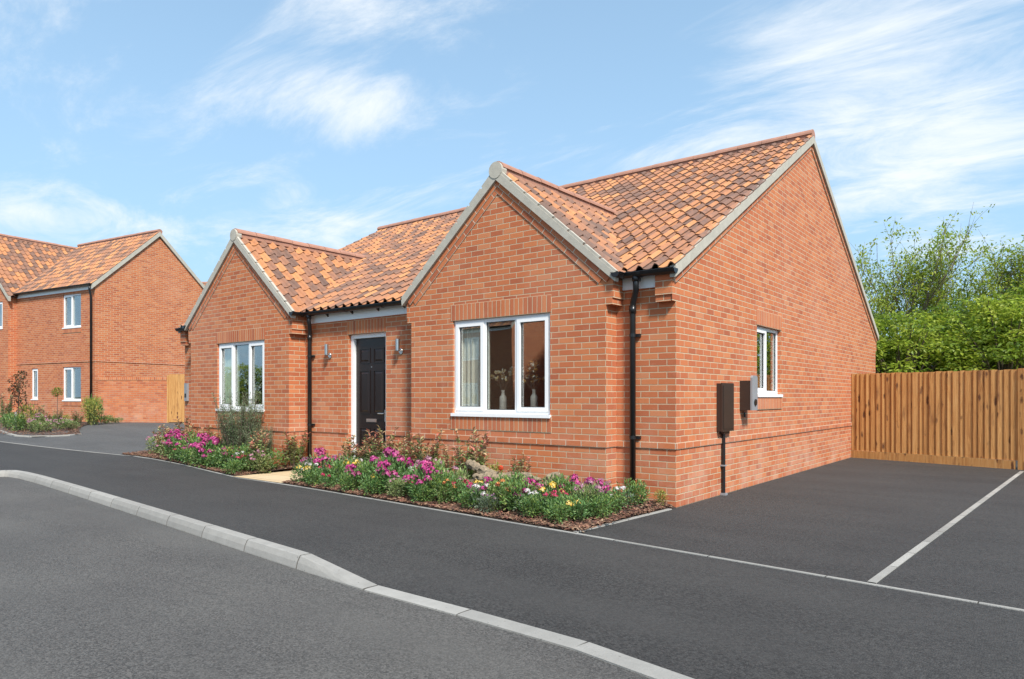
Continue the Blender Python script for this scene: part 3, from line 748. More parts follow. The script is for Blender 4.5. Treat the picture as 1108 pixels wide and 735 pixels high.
# front door
mb = MB(); f_ = .07; y0, y1 = .055, .13
mb.box(DX0+.002, DX0+f_, y0, y1, DZ0+.002, DZ1-.002); mb.box(DX1-f_, DX1-.002, y0, y1, DZ0+.002, DZ1-.002); mb.box(DX0+f_, DX1-f_, y0, y1, DZ1-f_, DZ1-.002); mb.box(DX0+f_, DX1-f_, y0-.03, y1, DZ0+.002, DZ0+.04)
dfr = mb.build('door_frame', 'white', bung)
a0, a1, b0, b1 = DX0+f_, DX1-f_, DZ0+.042, DZ1-f_-.002
mb = MB(); mb.box(a0+.002, a1-.002, .107, .145, b0, b1)
W_ = a1-a0; H_ = b1-b0
def panel(u0, u1, v0, v1):
    x0, x1, z0, z1 = a0+W_*u0, a0+W_*u1, b0+H_*v0, b0+H_*v1; t_ = .016; y = .107
    for A in ((x0, x1, z0, z0+t_), (x0, x1, z1-t_, z1), (x0, x0+t_, z0+t_, z1-t_), (x1-t_, x1, z0+t_, z1-t_)):
        mb.ob((A[0], y-.009, A[2]), (A[1]-A[0],0,0), (0,.0085,0), (0,0,A[3]-A[2]))
    k = .035; P = [(x0+k,y,z0+k),(x1-k,y,z0+k),(x1-k,y,z1-k),(x0+k,y,z1-k)]; k2 = .058; Q = [(x0+k2,y-.012,z0+k2),(x1-k2,y-.012,z0+k2),(x1-k2,y-.012,z1-k2),(x0+k2,y-.012,z1-k2)]
    for i in range(4): mb.face([P[i], P[(i+1)%4], Q[(i+1)%4], Q[i]])
    mb.face(Q)
for u0, u1 in ((.13, .46), (.56, .89)):
    panel(u0, u1, .80, .92); panel(u0, u1, .40, .745); panel(u0, u1, .07, .29)
door = mb.build('door', 'door', bung)
xm = (a0+a1)/2
mb = MB(); mb.box(xm-.125, xm+.125, .097, .1065, b0+H_*.335, b0+H_*.335+.055); mb.box(xm-.105, xm+.105, .091, .0968, b0+H_*.335+.010, b0+H_*.335+.045); mb.build('letter_plate', plain('rose_steel', (.62,.48,.42), .35, metal=.9), door)
mb = MB(); mb.tube([(a1-.055,.105,b0+H_*.405), (a1-.055,.055,b0+H_*.405), (a1-.18,.052,b0+H_*.405)], .010, 8); mb.box(a1-.072, a1-.038, .095, .1062, b0+H_*.405-.13, b0+H_*.405+.06); mb.build('handle', 'steel', door)
mb = MB(); mb.tube([(xm,.1065,b0+H_*.77), (xm,.099,b0+H_*.77)], .010, 10); mb.build('spy_hole', 'steel', door)
mb = MB(); mb.box(DX0-.1, DX1+.1, -.55, -.002, .0, .11); mb.build('door_step', 'concrete', bung)

# devices fixed on the walls
def wall_light(x, label):
    o = empty('wall_light', (x, 0, 2.06), 0, label, 'lamp', 'steel wall lights either side of the front door')
    mb = MB(); mb.tube([(0,-.085,-.055), (0,-.085,.125)], .034, 14); mb.build('tube', 'steel', o, smooth=False)
    mb = MB(); mb.tube([(0,-.001,-.06), (0,-.020,-.06)], .045, 14); mb.tube([(0,-.02,-.05), (0,-.06,-.03)], .014, 8); mb.build('bracket', 'steel', o)
    mb = MB(); mb.tube([(0,-.085,-.062), (0,-.085,-.0555)], .028, 12); mb.build('lens', 'grey_plastic', o)
wall_light(-6.37, 'small steel cylinder wall light on the brick left of the front door')
wall_light(-4.60, 'small steel cylinder wall light on the brick right of the front door')
o = empty('meter_box', (0, 1.53, .0), 0, 'tall dark brown meter box on the side wall with a pipe to the ground', 'meter box')
mb = MB(); mb.box(.002, .060, -.32, .07, .84, 1.46); mb.build('case', 'brown_box', o)
mb = MB(); mb.box(.061, .082, -.325, .075, .835, 1.465); mb.box(.0825, .088, -.295, .045, .87, 1.43); mb.build('door', 'brown_box', o)
mb = MB(); mb.box(.002, .06, -.22, -.02, .80, .839); mb.build('collar', 'brown_box', o)
mb = MB(); mb.tube([(.032, -.16, .0), (.032, -.16, .83)], .024, 10); mb.build('pipe', 'black', o)
mb = MB(); mb.ob((.002, -.195, .38), (.058,0,0), (0,.07,0), (0,0,.018)); mb.cut(); mb.ob((.002, -.20, .0), (.07,0,0), (0,.08,0), (0,0,.03)); mb.build_each('clip', 'grey_plastic', o)
o = empty('car_charger', (0, 2.15, 1.30), 0, 'dark grey and silver car charger on the side wall beside the window', 'car charger')
mb = MB(); mb.box(.002, .15, -.11, .11, -.20, .21); mb.build('case', 'brown_box', o)
mb = MB(); q = [(-.115,-.20),(.10,-.20),(.10,.25),(.07,.28),(-.08,.28),(-.115,.25)]
mb.poly(q, f=lambda a, b: (.178, a, b)); mb.poly(q, f=lambda a, b: (.151, a, b), flip=True)
for a, b in zip(q, q[1:]+q[:1]): mb.face([(.151,*a),(.151,*b),(.178,*b),(.178,*a)])
mb.build('face_plate', 'grey_plastic', o)
mb = MB(); mb.tube([(.178,-.0,-.09), (.192,-.0,-.09)], .045, 16); mb.build('socket', 'black', o)
mb = MB(); mb.tube([(.03,.0,-.23), (.03,.0,-.30)], .014, 8); mb.build('cable_gland', 'black', o)
o = empty('entry_box', (-11.28, 0, 1.2), 0, 'slim grey box on the brick strip left of the left front gable', 'box')
mb = MB(); mb.box(-.055, .055, -.05, -.002, 0, .38); mb.build('case', 'grey_plastic', o)
mb = MB(); mb.box(-.03, .03, -.056, -.051, .08, .16); mb.build('window', 'black', o)

# things in the windows
def curtain(x0, x1, y, z0, z1, m, label):
    mb = MB(); n = 60
    def yy(t): return y+.022*math.sin(t*38)+.008*math.sin(t*91+1)
    for sgn, off in ((1, 0), (-1, .006)):
        for i in range(n):
            a, b = i/n, (i+1)/n; P = [(x0+(x1-x0)*a, yy(a)+off, z0), (x0+(x1-x0)*b, yy(b)+off, z0), (x0+(x1-x0)*b, yy(b)+off, z1), (x0+(x1-x0)*a, yy(a)+off, z1)]
            mb.face(P if sgn > 0 else P[::-1])
    tag(mb.build('curtain', m), label, 'curtain')
def vase(x, y, z, seed, h, tall, cols, label):
    r = random.Random(seed); o = empty('flower_vase', (x, y, z), 0, label, 'vase')
    mb = MB(); prof_ = [(0,.045), (.03,.052), (.5,.05), (.72,.05), (.8,.026), (.95,.024), (1,.032)]
    mb.tube([(0,0,h*a) for a, b in prof_], [b for a, b in prof_], 16); mb.build('vase', 'vase', o, smooth=True, weld=True)
    st_ = MB(); fl = MB()
    for i in range(16):
        a = r.uniform(0, 6.28); sp = r.uniform(.04, .22); hh = r.uniform(.12, tall)
        tip = V((math.cos(a)*sp, math.sin(a)*sp*.5, h+hh)); st_.tube([(0,0,h*.9), tip*.5+V((0,0,h*.45)), tip], .003, 4)
        for k in range(9):
            d = V((r.gauss(0,1), r.gauss(0,1), r.gauss(0,1))).normalized(); p = tip+d*.018; s_ = d.orthogonal().normalized()*.016; u = d.cross(s_)
            c = r.choice(cols); fl.face([p-s_, p-u, p+s_+d*.02, p+u+d*.02], col=c)
    st_.build('stems', 'bark', o); fl.build('blooms', 'petal', o)
curtain(-3.27, -2.71, -.115, 1.10, 2.34, 'curtain', 'pale curtain behind the left pane of the right front window')
curtain(-9.46, -8.93, -.19, 1.10, 2.31, 'blind', 'greyish green curtain behind the left pane of the left front window')
curtain(-7.98, -7.89, -.12, 1.10, 2.31, 'curtain', 'narrow strip of curtain at the right side of the left front window')
vase(-2.55, -.02, 1.056, 1, .32, .33, [(.6,.45,.25),(.75,.6,.4),(.5,.3,.12),(.8,.75,.65)], 'tall pale vase of dried flowers behind the middle window pane')
vase(-2.02, -.02, 1.056, 2, .33, .36, [(.6,.35,.1),(.8,.78,.7),(.5,.25,.08)], 'pale vase of dried stems behind the right window pane')
vase(-8.62, -.08, 1.056, 3, .18, .42, [(.85,.85,.82),(.8,.82,.78),(.75,.78,.7)], 'white flower arrangement behind the middle pane of the left front window')

# ================================================================ other houses
def simple_house(name, loc, rz, label, L, D, eave, rise, windows, seed, wing=None, cat='house', group=None, gseg=4):
    """front face at y=0 from x=-L to 0, gable end at x=0"""
    h = empty(name, loc, rz, label, cat, group); half = D/2; sl = rise/half
    mb = MB(); mb.poly([(-L,-.5),(0,-.5),(0,eave),(-L,eave)], [[(a,c),(b,c),(b,d),(a,d)] for a, b, c, d in windows], f=lambda a, b: (a, 0, b))
    for s_, x in ((1, 0), (-1, -L)): mb.poly([(0,-.5),(D,-.5),(D,eave),(half,eave+rise-.12),(0,eave)], f=lambda a, b, x=x: (x, a, b), flip=s_ < 0)
    mb.poly([(-L,-.5),(0,-.5),(0,eave),(-L,eave)], f=lambda a, b: (a, D, b), flip=True)
    for a, b, c, d in windows:
        for P in ([(a,0,c),(a,.06,c),(a,.06,d),(a,0,d)], [(b,.06,c),(b,0,c),(b,0,d),(b,.06,d)], [(a,0,d),(a,.06,d),(b,.06,d),(b,0,d)], [(a,0,c),(b,0,c),(b,.06,c),(a,.06,c)]): mb.face(P)
    mb.build('wall', 'brick', h)
    mb = MB(); Ls = math.hypot(half+.15, (half+.15)*sl); nv = max(2, round(Ls/.3)); nc = round((L+.1)/.2)
    roof_slope(mb, (-L-.05,-.15,eave+.10-.15*sl), (1,0,0), (0,1,sl), (0,-sl,1), nc, nv, (L+.1)/nc, Ls/nv, seed, seg=gseg)
    roof_slope(mb, (.05,D+.15,eave+.10-.15*sl), (-1,0,0), (0,-1,sl), (0,sl,1), nc, nv, (L+.1)/nc, Ls/nv, seed+1, seg=gseg)
    rf = mb.build('roof', 'tile', h)
    mb = MB(); underlay(mb, [(-L-.04,-.13,eave+.08-.13*sl),(.04,-.13,eave+.08-.13*sl),(.04,half,eave+.08+half*sl),(-L-.04,half,eave+.08+half*sl)])
    underlay(mb, [(-L-.04,D+.13,eave+.08-.13*sl),(.04,D+.13,eave+.08-.13*sl),(.04,half,eave+.08+half*sl),(-L-.04,half,eave+.08+half*sl)]); mb.build('roof_deck', 'black', rf)
    mb = MB(); ridge_line(mb, (-L-.05,half,eave+.10+rise+.02), (.06,half,eave+.10+rise+.02), .12, .45, seed=seed); mb.build('ridge_tiles', 'ridge', rf)
    mb = MB()
    for x, sg in ((0, 1), (-L, -1)):
        for s_ in (-1, 1):
            foot = V((x-.02*sg, half+s_*(half+.14), eave+.11-.14*sl)); top = V((x-.02*sg, half, eave+.11+rise))
            q = [foot, top, top-V((0,0,.17)), foot-V((0,0,.17))]; Q = [p+V((sg*.09,0,0)) for p in q]
            for f_ in [q, Q[::-1], [q[0],Q[0],Q[1],q[1]], [q[3],q[2],Q[2],Q[3]], [q[0],q[3],Q[3],Q[0]]]: mb.face(f_ if s_*sg > 0 else f_[::-1])
        mb.cut()
    mb.build_each('verge', 'mortar', h)
    mb = MB(); mb.box(-L+.1, -.12, -.03, -.001, eave-.18, eave+.02); mb.build('fascia', 'white', h)
    mb = MB(); gutter(mb, (-L,-.14,eave+.0), (.0,-.14,eave+.0)); gt = mb.build('gutter', 'black', h)
    for a, b, c, d in windows:
        lt = [('sash', .5), ('fixed', .5)] if b-a > .8 else [('sash', 1.)]
        window(h, (a+.004,.035,c+.004), (1,0,0), (0,-1,0), b-a-.008, d-c-.008, lt, board=.06)
        r_ = MB(); room(r_, a-.1, b+.1, .11, 2., c-.2, d+.1, '-y'); r_.build('room', 'dark_room', h)
        m2 = MB(); m2.ob((a-.02,-.012,c-.21), (b-a+.04,0,0), (0,.0115,0), (0,0,.16), uvf=lambda p, z0=c-.21: [(q[2]-z0, q[0]) for q in p]); m2.build('soldier_course', 'soldier', h)
    return h
A = simple_house('neighbour_house', (-24.21,3.15,.37), R(8.9), 'two-storey red brick house with orange pantile roof at the left edge', 5.45, 5.02, 5.05, 2.3,
    [(-2.11,-.91,3.54,4.78), (-2.11,-.91,.80,2.05), (-4.33,-3.86,.84,2.04)], 31)
mb = MB(); mb.box(-5.44, -.0, -.02, -.001, 2.22, 2.29); mb.cut(); mb.box(.001, .018, -.02, 5.0, 2.22, 2.29); mb.build_each('string_course', 'brick_raise', A)
mb = MB(); mb.tube([(-.12,-.14,4.98), (-.12,-.14,4.85), (-.14,-.07,4.6), (-.14,-.07,0)], .04, 10); mb.build('downpipe', 'black', A, smooth=True, weld=True)
# the front wing of that house
mb = MB(); wx0, wx1, wr = -11.6, -5.45, -8.5; wap = 5.05+.92*3.07
ww = (-6.45,-5.88,3.69,4.76)
mb.poly([(wx0,-.5),(wx1,-.5),(wx1,5.02),(wr,wap-.08),(wx0,5.02)], [[(ww[0],ww[2]),(ww[1],ww[2]),(ww[1],ww[3]),(ww[0],ww[3])]], f=lambda a, b: (a, -.3, b))
mb.face([(wx1,-.3,-.5),(wx1,6,-.5),(wx1,6,5.02),(wx1,-.3,5.02)]); mb.build('wing_wall', 'brick', A)
window(A, (ww[0]+.004,-.265,ww[2]+.004), (1,0,0), (0,-1,0), ww[1]-ww[0]-.008, ww[3]-ww[2]-.008, [('sash', 1.)], board=.06)
r_ = MB(); room(r_, ww[0]-.05, ww[1]+.05, -.19, 1.5, ww[2]-.2, ww[3]+.05, '-y'); r_.build('room', 'dark_room', A)
mb = MB()
for s_ in (-1, 1):
    hw2 = 3.07+.16; L = math.hypot(hw2, hw2*.92); roof_slope(mb, (wr+s_*hw2,-.38,wap+.03-.92*hw2), (0,1,0), (-s_,0,.92), (s_*.92,0,1), 35, 15, .2, L/15, 44+s_, seg=4)
wf = mb.build('wing_roof', 'tile', A)
mb = MB()
for s_ in (-1, 1):
    hw2 = 3.07+.14; underlay(mb, [(wr+s_*hw2,-.36,wap-.92*hw2), (wr,-.36,wap), (wr,6.6,wap), (wr+s_*hw2,6.6,wap-.92*hw2)])
mb.build('roof_deck', 'black', wf)
mb = MB(); ridge_line(mb, (wr,-.38,wap+.05), (wr,6.6,wap+.05), .12, .45); mb.build('ridge_tiles', 'ridge', wf)
mb = MB()
for s_ in (-1, 1):
    foot = V((wr+s_*3.25,-.39,wap-.92*3.25+.02)); top = V((wr,-.39,wap+.02)); q = [foot, top, top-V((0,0,.17)), foot-V((0,0,.17))]; Q = [p+V((0,.09,0)) for p in q]
    for f_ in [q, Q[::-1], [q[0],Q[0],Q[1],q[1]], [q[3],q[2],Q[2],Q[3]], [q[0],q[3],Q[3],Q[0]]]: mb.face(f_ if s_ < 0 else f_[::-1])
mb.build('verge', 'mortar', A)
# camera-space helper used once to note down where the far things stand (metres on the ground)
fw = V((-.61714,.78685)); rt = V((.78685,.61714)); C0 = V((3.494,-7.526))
def at(u, f): return C0+rt*((u-554)/756.08*f)+fw*f
p = at(222, 46)
simple_house('far_house', (p.x+2.6, p.y, .4), R(38), 'roof corner of a far brick house showing between two nearer houses', 6, 6, 5.6, 2.9, [], 61, gseg=3)
simple_house('opposite_house', (-27,-21,-.1), R(180+4), 'two-storey brick house across the road, mirrored in the front windows', 9, 7, 5.0, 3.2, [(-6.5,-5.3,.9,2.1), (-3,-1.8,.9,2.1), (-6.5,-5.3,3.4,4.6), (-3,-1.8,3.4,4.6)], 71, gseg=3)
simple_house('opposite_bungalow', (-15.5,-20,-.1), R(180-3), 'low brick house across the road with a tiled roof, mirrored in the front windows', 8, 8, 2.9, 3.6, [(-6.5,-4.9,.9,2.1), (-3,-1.4,.9,2.1)], 75, gseg=3)
# garden wall and gate beside the neighbour
a = at(106, 25.45); b = at(181, 25.3); d = (b-a); L = d.length
gw = empty('garden_wall', (a.x, a.y, .33), math.atan2(d.y, d.x), 'weathered brick garden wall with brick coping beside the wooden gate', 'wall')
mb = MB(); mb.box(0, L, 0, .215, 0, 1.57); mb.build('brickwork', 'brick_old', gw)
mb = MB(); mb.box(-.0, L+.01, -.012, .227, 1.572, 1.68, swap=True); mb.build('coping', 'soldier', gw)
b2 = at(200.5, 25.2); d2 = b2-b; L2 = d2.length
gt = empty('garden_gate', (b.x, b.y, .33), math.atan2(d2.y, d2.x), 'pale boarded wooden gate between the garden wall and the bungalow', 'gate')
rr = random.Random(4)
mb = MB()
for k in range(5):
    c = (rr.uniform(.6, .9), rr.random(), 0); mb.box(.06+k*(L2-.1)/5, .06+(k+1)*(L2-.1)/5-.006, 0, .025, .05, 1.78-.0*k, col=c)
mb.build('boards', 'wood', gt)
mb = MB(); mb.box(-.0, .055, -.02, .06, 0, 1.74, col=(.7,.2,0)); mb.build('post', 'wood', gt)

# ================================================================ fence on the right
F0 = V((.01, 8.62)); F1 = V((2.93, 7.72)); d = (F1-F0).normalized()
fn = empty('board_fence', (F0.x, F0.y, 0), math.atan2(d.y, d.x), 'closeboard timber fence with gravel board running right from the bungalow', 'fence')
r_ = random.Random(5); xs0 = 0; Lf = (F1-F0).length
for x0, x1 in ((.0, Lf-.02), (Lf+.08, Lf+3.1)):
    mb = MB(); n = round((x1-x0)/.105); st_ = (x1-x0)/n; off_ = 0
    for i in range(n):
        a = x0+i*st_+(0 if i == 0 else off_); off_ = r_.uniform(-.018, .018); st_n = st_ if i == n-1 else st_+off_; a_end = x0+(i+1)*st_+(0 if i == n-1 else off_)
        c = (r_.random(), r_.random(), r_.random()); jt = r_.uniform(-.006, .006); top = 1.775-.0*a+jt
        # feather-edged board: thick edge stands proud over the thin one
        yt, yn = -.021+r_.uniform(-.005, .004), -.005
        P = [(a-.0, yt), (a+.012, yt-.002), (a_end-.001, yn), (a_end-.001, 0), (a-.0, 0)]
        for (p_, q_) in zip(P, P[1:]+P[:1]): mb.face([(p_[0],p_[1],.16), (q_[0],q_[1],.16), (q_[0],q_[1],top), (p_[0],p_[1],top)], col=c)
        mb.face([(p_[0],p_[1],top) for p_ in P], col=c)
    mb.build('board_panel', 'wood', fn)
    mb = MB(); k = x0
    while k < x1-.05:
        e = min(k+1.5, x1); mb.box(k, e-.004, -.035, .0, .0, .155, col=(r_.random(), r_.random(), 0)); mb.cut(); k = e
    mb.build_each('gravel_board', 'wood', fn)
    mb = MB()
    for z in (.35, .95, 1.5): mb.box(x0, x1, .001, .06, z, z+.08, col=(r_.random(), .3, 0)); mb.cut()
    mb.build_each('rail', 'wood', fn)
mb = MB(); mb.box(Lf-.015, Lf+.075, -.03, .07, 0, 1.79, col=(.8,.4,0)); mb.build('post', 'wood', fn)
mb = MB(); mb.box(Lf+3.105, Lf+3.2, -.03, .07, 0, 1.79, col=(.6,.1,0)); mb.build('post', 'wood', fn)

# ================================================================ plants
def leafq(mb, p, d, up, ln, wd, col, fold=.25):
    """one folded leaf: p base, d direction, up normal"""
    s_ = d.cross(up).normalized(); n_ = s_.cross(d).normalized()
    a, b = p, p+d*ln; m1 = p+d*ln*.45+s_*wd*.5+n_*wd*fold; m2 = p+d*ln*.45-s_*wd*.5+n_*wd*fold
    mb.face([a, m1, b, m2], col=col)
def rv(r): 
    while True:
        v = V((r.uniform(-1,1), r.uniform(-1,1), r.uniform(-1,1)))
        if .05 < v.length < 1: return v
def vary(r, c, k=.25):
    f = 1+r.uniform(-k, k); return (min(1, c[0]*f*(1+r.uniform(-.1,.1))), min(1, c[1]*f), min(1, c[2]*f))
def proto(name): return empty(name)
GREENS = [(.085,.16,.03), (.12,.22,.04), (.16,.27,.06), (.06,.12,.03)]
def mound(seed, rad, h, nleaf, lsz, greens, blooms=None, bcols=None, bsize=.035, bcount=6, name='flowering_plant', bpetal=26):
    r = random.Random(seed); o = proto(name); mb = MB(); stm = MB()
    lobes = [(V((r.uniform(-.5,.5)*rad, r.uniform(-.5,.5)*rad, h*r.uniform(.35,.6))), r.uniform(.45,.7)) for _ in range(5)]
    for i in range(nleaf):
        c, k = r.choice(lobes); v = rv(r).normalized()*r.uniform(.55, 1.05); p = c+V((v.x*rad*k, v.y*rad*k, v.z*h*.45))
        if p.z < .01: p.z = abs(p.z)+.01
        d = (v+V((0,0,.5))+rv(r)*.7).normalized(); up = (rv(r)+V((0,0,1.2))).normalized()
        leafq(mb, p, d, up, lsz*r.uniform(.7,1.4), lsz*r.uniform(.4,.6), vary(r, r.choice(greens)))
    for i in range(14):
        a = r.uniform(0, 6.28); q = V((math.cos(a)*rad*.6*r.random(), math.sin(a)*rad*.6*r.random(), h*r.uniform(.4,.8))); stm.tube([(q.x*.2,q.y*.2,0), q], .004, 4, col=(.1,.12,.05))
    mb.build('foliage', 'leaf', o); stm.build('stem', 'leaf', o)
    if bcols:
        for i in range(bcount):
            fb = MB(); a = r.uniform(0, 6.28); rr_ = rad*r.uniform(.1,.95); c = V((math.cos(a)*rr_, math.sin(a)*rr_, h*(1.05-.45*(rr_/rad)**2)+r.uniform(-.02,.04)))
            for k in range(bpetal):
                v = rv(r).normalized(); v.z = abs(v.z)*.9; g_r = r.uniform(.5,1.25); p = c+V((v.x*bsize*g_r, v.y*bsize*g_r, (v.z*1.1-.35*r.random())*bsize)); s_ = v.orthogonal().normalized(); t_ = v.cross(s_); e = bsize*.31
                col = vary(r, r.choice(bcols), .2); ang = r.uniform(0,3); s2 = s_*math.cos(ang)+t_*math.sin(ang); t2 = v.cross(s2)
                fb.face([p-s2*e, p-t2*e, p+s2*e, p+t2*e], col=col)
            fb.build('bloom', 'petal', o)
    return o
def upright(seed, rad, h, nst, lsz, greens, tips, name='red_tipped_shrub', narrow=.35, dens=26, tip_from=.62):
    r = random.Random(seed); o = proto(name); mb = MB(); stm = MB()
    for i in range(nst):
        a = r.uniform(0, 6.28); sp = rad*math.sqrt(r.random()); hh = h*r.uniform(.55, 1.05); base = V((math.cos(a)*sp*.3, math.sin(a)*sp*.3, 0)); tip = V((math.cos(a)*sp, math.sin(a)*sp, hh))
        mid = (base+tip)*.5+rv(r)*.03; stm.tube([base, mid, tip], [.005,.004,.002], 4, col=(.16,.07,.04))
        for k in range(dens):
            t_ = r.uniform(.18, 1.); p = (base*(1-t_)+mid*t_) if False else base.lerp(tip, t_)+rv(r)*.012; ang = r.uniform(0, 6.28)
            d = V((math.cos(ang), math.sin(ang), r.uniform(.1,.9))).normalized(); c = r.choice(tips) if t_ > tip_from+r.uniform(-.15,.15) else r.choice(greens)
            leafq(mb, p, d, (V((0,0,1))+rv(r)*.5).normalized(), lsz*r.uniform(.6,1.2), lsz*narrow, vary(r, c))
    mb.build('foliage', 'leaf', o); stm.build('stem', 'bark', o); return o
MAG = [(.46,.025,.19), (.54,.05,.25), (.40,.02,.20), (.62,.12,.32), (.50,.10,.24)]; YEL = [(.78,.50,.05), (.80,.60,.16), (.78,.62,.28)]; PNK = [(.55,.25,.33), (.6,.35,.42), (.45,.2,.3)]; CER = [(.55,.02,.09), (.62,.04,.14)]; PUR = [(.20,.08,.32), (.28,.12,.4)]
G_B = [(.12,.25,.06), (.16,.31,.09), (.22,.36,.14), (.09,.19,.05)]; G_Y = [(.22,.32,.07), (.28,.38,.10), (.16,.26,.05)]; G_S = [(.17,.22,.14), (.22,.27,.19), (.12,.17,.09)]
RED = [(.58,.20,.14), (.60,.30,.20), (.52,.34,.18), (.45,.40,.18)]; G_P = [(.22,.33,.10), (.30,.40,.14), (.38,.44,.20), (.30,.30,.12)]
P = {}
P['magenta'] = [mound(s, .25, .34, 640, .042, G_B, 1, MAG, .052, 9, bpetal=34) for s in (1, 2, 3)]
P['yellow'] = [mound(s, .22, .32, 480, .044, G_B, 1, YEL, .050, 4) for s in (4, 5)]
P['cerise'] = [mound(s, .22, .28, 480, .044, G_B, 1, CER, .040, 3) for s in (6, 7)]
P['white'] = [mound(21, .21, .32, 460, .042, G_S+G_B, 1, [(.8,.78,.74),(.75,.7,.68),(.8,.68,.7)], .040, 4)]
P['orange'] = [mound(22, .21, .34, 460, .042, G_Y+G_P, 1, [(.70,.22,.06),(.75,.36,.10),(.6,.14,.06)], .036, 4)]
P['green'] = [mound(s, .27, .36, 700, .044, G_B+G_Y, name='leafy_plant') for s in (8, 9, 10)]
P['silver'] = [mound(s, .22, .34, 520, .042, G_S, 1, PUR+PNK, .022, 5, name='leafy_plant') for s in (11, 12)]
P['pink'] = [mound(s, .22, .35, 520, .044, G_P, 1, PNK, .030, 8) for s in (13, 14)]
P['photinia'] = [upright(s, .24, .60, 15, .075, G_P, RED, narrow=.42, dens=34, tip_from=.78) for s in (15, 16, 17, 18)]
P['rosemary'] = [upright(s, .40, 1.0, 170, .046, [(.15,.24,.10), (.20,.28,.14), (.26,.33,.20)], [(.22,.31,.14), (.28,.36,.22)], name='rosemary_bush', narrow=.20, dens=75) for s in (19,)]
P['euony'] = [mound(s, .20, .44, 420, .042, [(.35,.36,.07), (.2,.28,.05), (.5,.44,.1)], name='leafy_plant') for s in (20,)]
used = set()
INFO = {'magenta': ('flowering_plant', 'low leafy plant with magenta flower heads', 'flower'), 'yellow': ('flowering_plant', 'low green plant with pale yellow flowers', 'flower'),
 'cerise': ('flowering_plant', 'low green plant with a few cerise flowers', 'flower'), 'green': ('leafy_plant', 'bushy fresh green plant without flowers', 'plant'),
 'white': ('flowering_plant', '', 'flower'), 'orange': ('flowering_plant', '', 'flower'),
 'silver': ('leafy_plant', 'silvery green plant with small lilac flowers', 'plant'), 'pink': ('flowering_plant', 'loose plant with dusty pink flowers', 'flower'),
 'photinia': ('red_tipped_shrub', 'small upright shrub with red-tipped leaves', 'shrub'), 'rosemary': ('rosemary_bush', 'tall grey-green rosemary bush', 'shrub'), 'euony': ('leafy_plant', 'yellow-variegated leafy plant', 'plant')}
placed = []
def put(kind, x, y, sc_=1., z=None, h=1.):
    var = rnd.randrange(len(P[kind])); src = P[kind][var]; key = (kind, var)
    if key in used: o = copy_tree(src)
    else: o = src; used.add(key)
    o.location = (x, y, (gz(x, y)+.03) if z is None else z); o.rotation_euler = (0, 0, rnd.uniform(0, 6.28)); k_ = 1.12 if x > -14 else 1.; o.scale = (sc_*k_, sc_*k_, sc_*h*k_*rnd.uniform(.85, 1.15))
    placed.append((kind, x, y, o)); return o
# right bed: (0 = on the strip, 1 = on the wall)
def bedy(x, t): f_ = lerp(EDGE, x)+.08; return f_+(back_y(x)-f_)*t
RB = [('magenta',-5.30,.30,1.05), ('yellow',-5.28,.12,.75), ('silver',-5.42,.20,.8), ('cerise',-4.92,.16,.8), ('yellow',-4.78,.34,1.0), ('green',-4.55,.20,.9), ('silver',-5.0,.42,.9), ('green',-4.25,.38,1.0), ('cerise',-4.2,.45,.9), ('green',-3.95,.22,.9), ('magenta',-3.55,.30,1.15), ('magenta',-3.30,.18,.95), ('yellow',-3.10,.14,.6), ('magenta',-2.85,.22,1.0), ('magenta',-2.6,.16,.9), ('pink',-2.9,.40,1.), ('green',-2.35,.20,.85), ('cerise',-2.05,.22,.85), ('yellow',-1.88,.36,.62), ('magenta',-1.7,.26,.8), ('green',-1.5,.24,.8), ('green',-1.3,.42,.95), ('green',-1.2,.22,.85), ('cerise',-1.05,.36,.8), ('yellow',-.86,.34,.8), ('green',-.80,.50,.85), ('cerise',-.72,.28,.7), ('silver',-.52,.38,.75), ('magenta',-.45,.42,.75), ('pink',-.50,.58,.75),
  ('green',-.42,.10,.55), ('green',-.85,.10,.6), ('silver',-1.35,.06,.55), ('green',-1.75,.08,.6), ('green',-2.45,.06,.6), ('pink',-2.95,.05,.6), ('green',-3.4,.05,.6), ('green',-3.95,.06,.6), ('cerise',-4.5,.05,.6), ('green',-4.9,.04,.6), ('green',-.22,.28,.6), ('yellow',-.30,.18,.6), ('green',-.28,.80,.7), ('pink',-.35,.30,.8), ('cerise',-.62,.18,.75), ('green',-.30,.45,.7), ('white',-1.6,.14,.7), ('white',-.95,.18,.75), ('orange',-1.35,.16,.75), ('magenta',-1.15,.32,.85), ('orange',-2.2,.14,.7), ('white',-3.05,.35,.85), ('orange',-3.75,.34,.85), ('white',-4.45,.44,.9), ('magenta',-4.05,.18,.8), ('magenta',-.85,.62,.75), ('green',-1.02,.55,.8), ('pink',-.62,.72,.7), ('white',-.3,.62,.7), ('green',-2.6,.34,.9), ('pink',-2.45,.40,.8), ('cerise',-2.65,.12,.75), ('white',-5.1,.10,.7), ('cerise',-3.3,.42,.9), ('yellow',-3.6,.12,.75), ('green',-.5,.22,.7),
  ('silver',-4.5,.55,.9), ('pink',-4.0,.55,.9), ('green',-3.5,.52,1.), ('green',-4.95,.62,.85)]
for k, x, t, s in RB: put(k, x, bedy(x, t), s)
for i, x in enumerate([-5.35,-5.1,-4.8,-4.55,-4.25,-3.98,-3.7,-3.45,-3.2,-2.95,-2.72]): put('photinia', x, bedy(x, .70+.14*rnd.random()), rnd.uniform(.78, 1.08))
put('photinia', -1.98, bedy(-1.98, .85), .72); put('photinia', -3.05, bedy(-3.05,.6), .6)
put('euony', -3.85, bedy(-3.85, .75), .95); put('euony', -2.3, bedy(-2.3,.78), .75); put('euony', -.12, -.16, .38); put('euony', -1.3, bedy(-1.3,.85), .5)
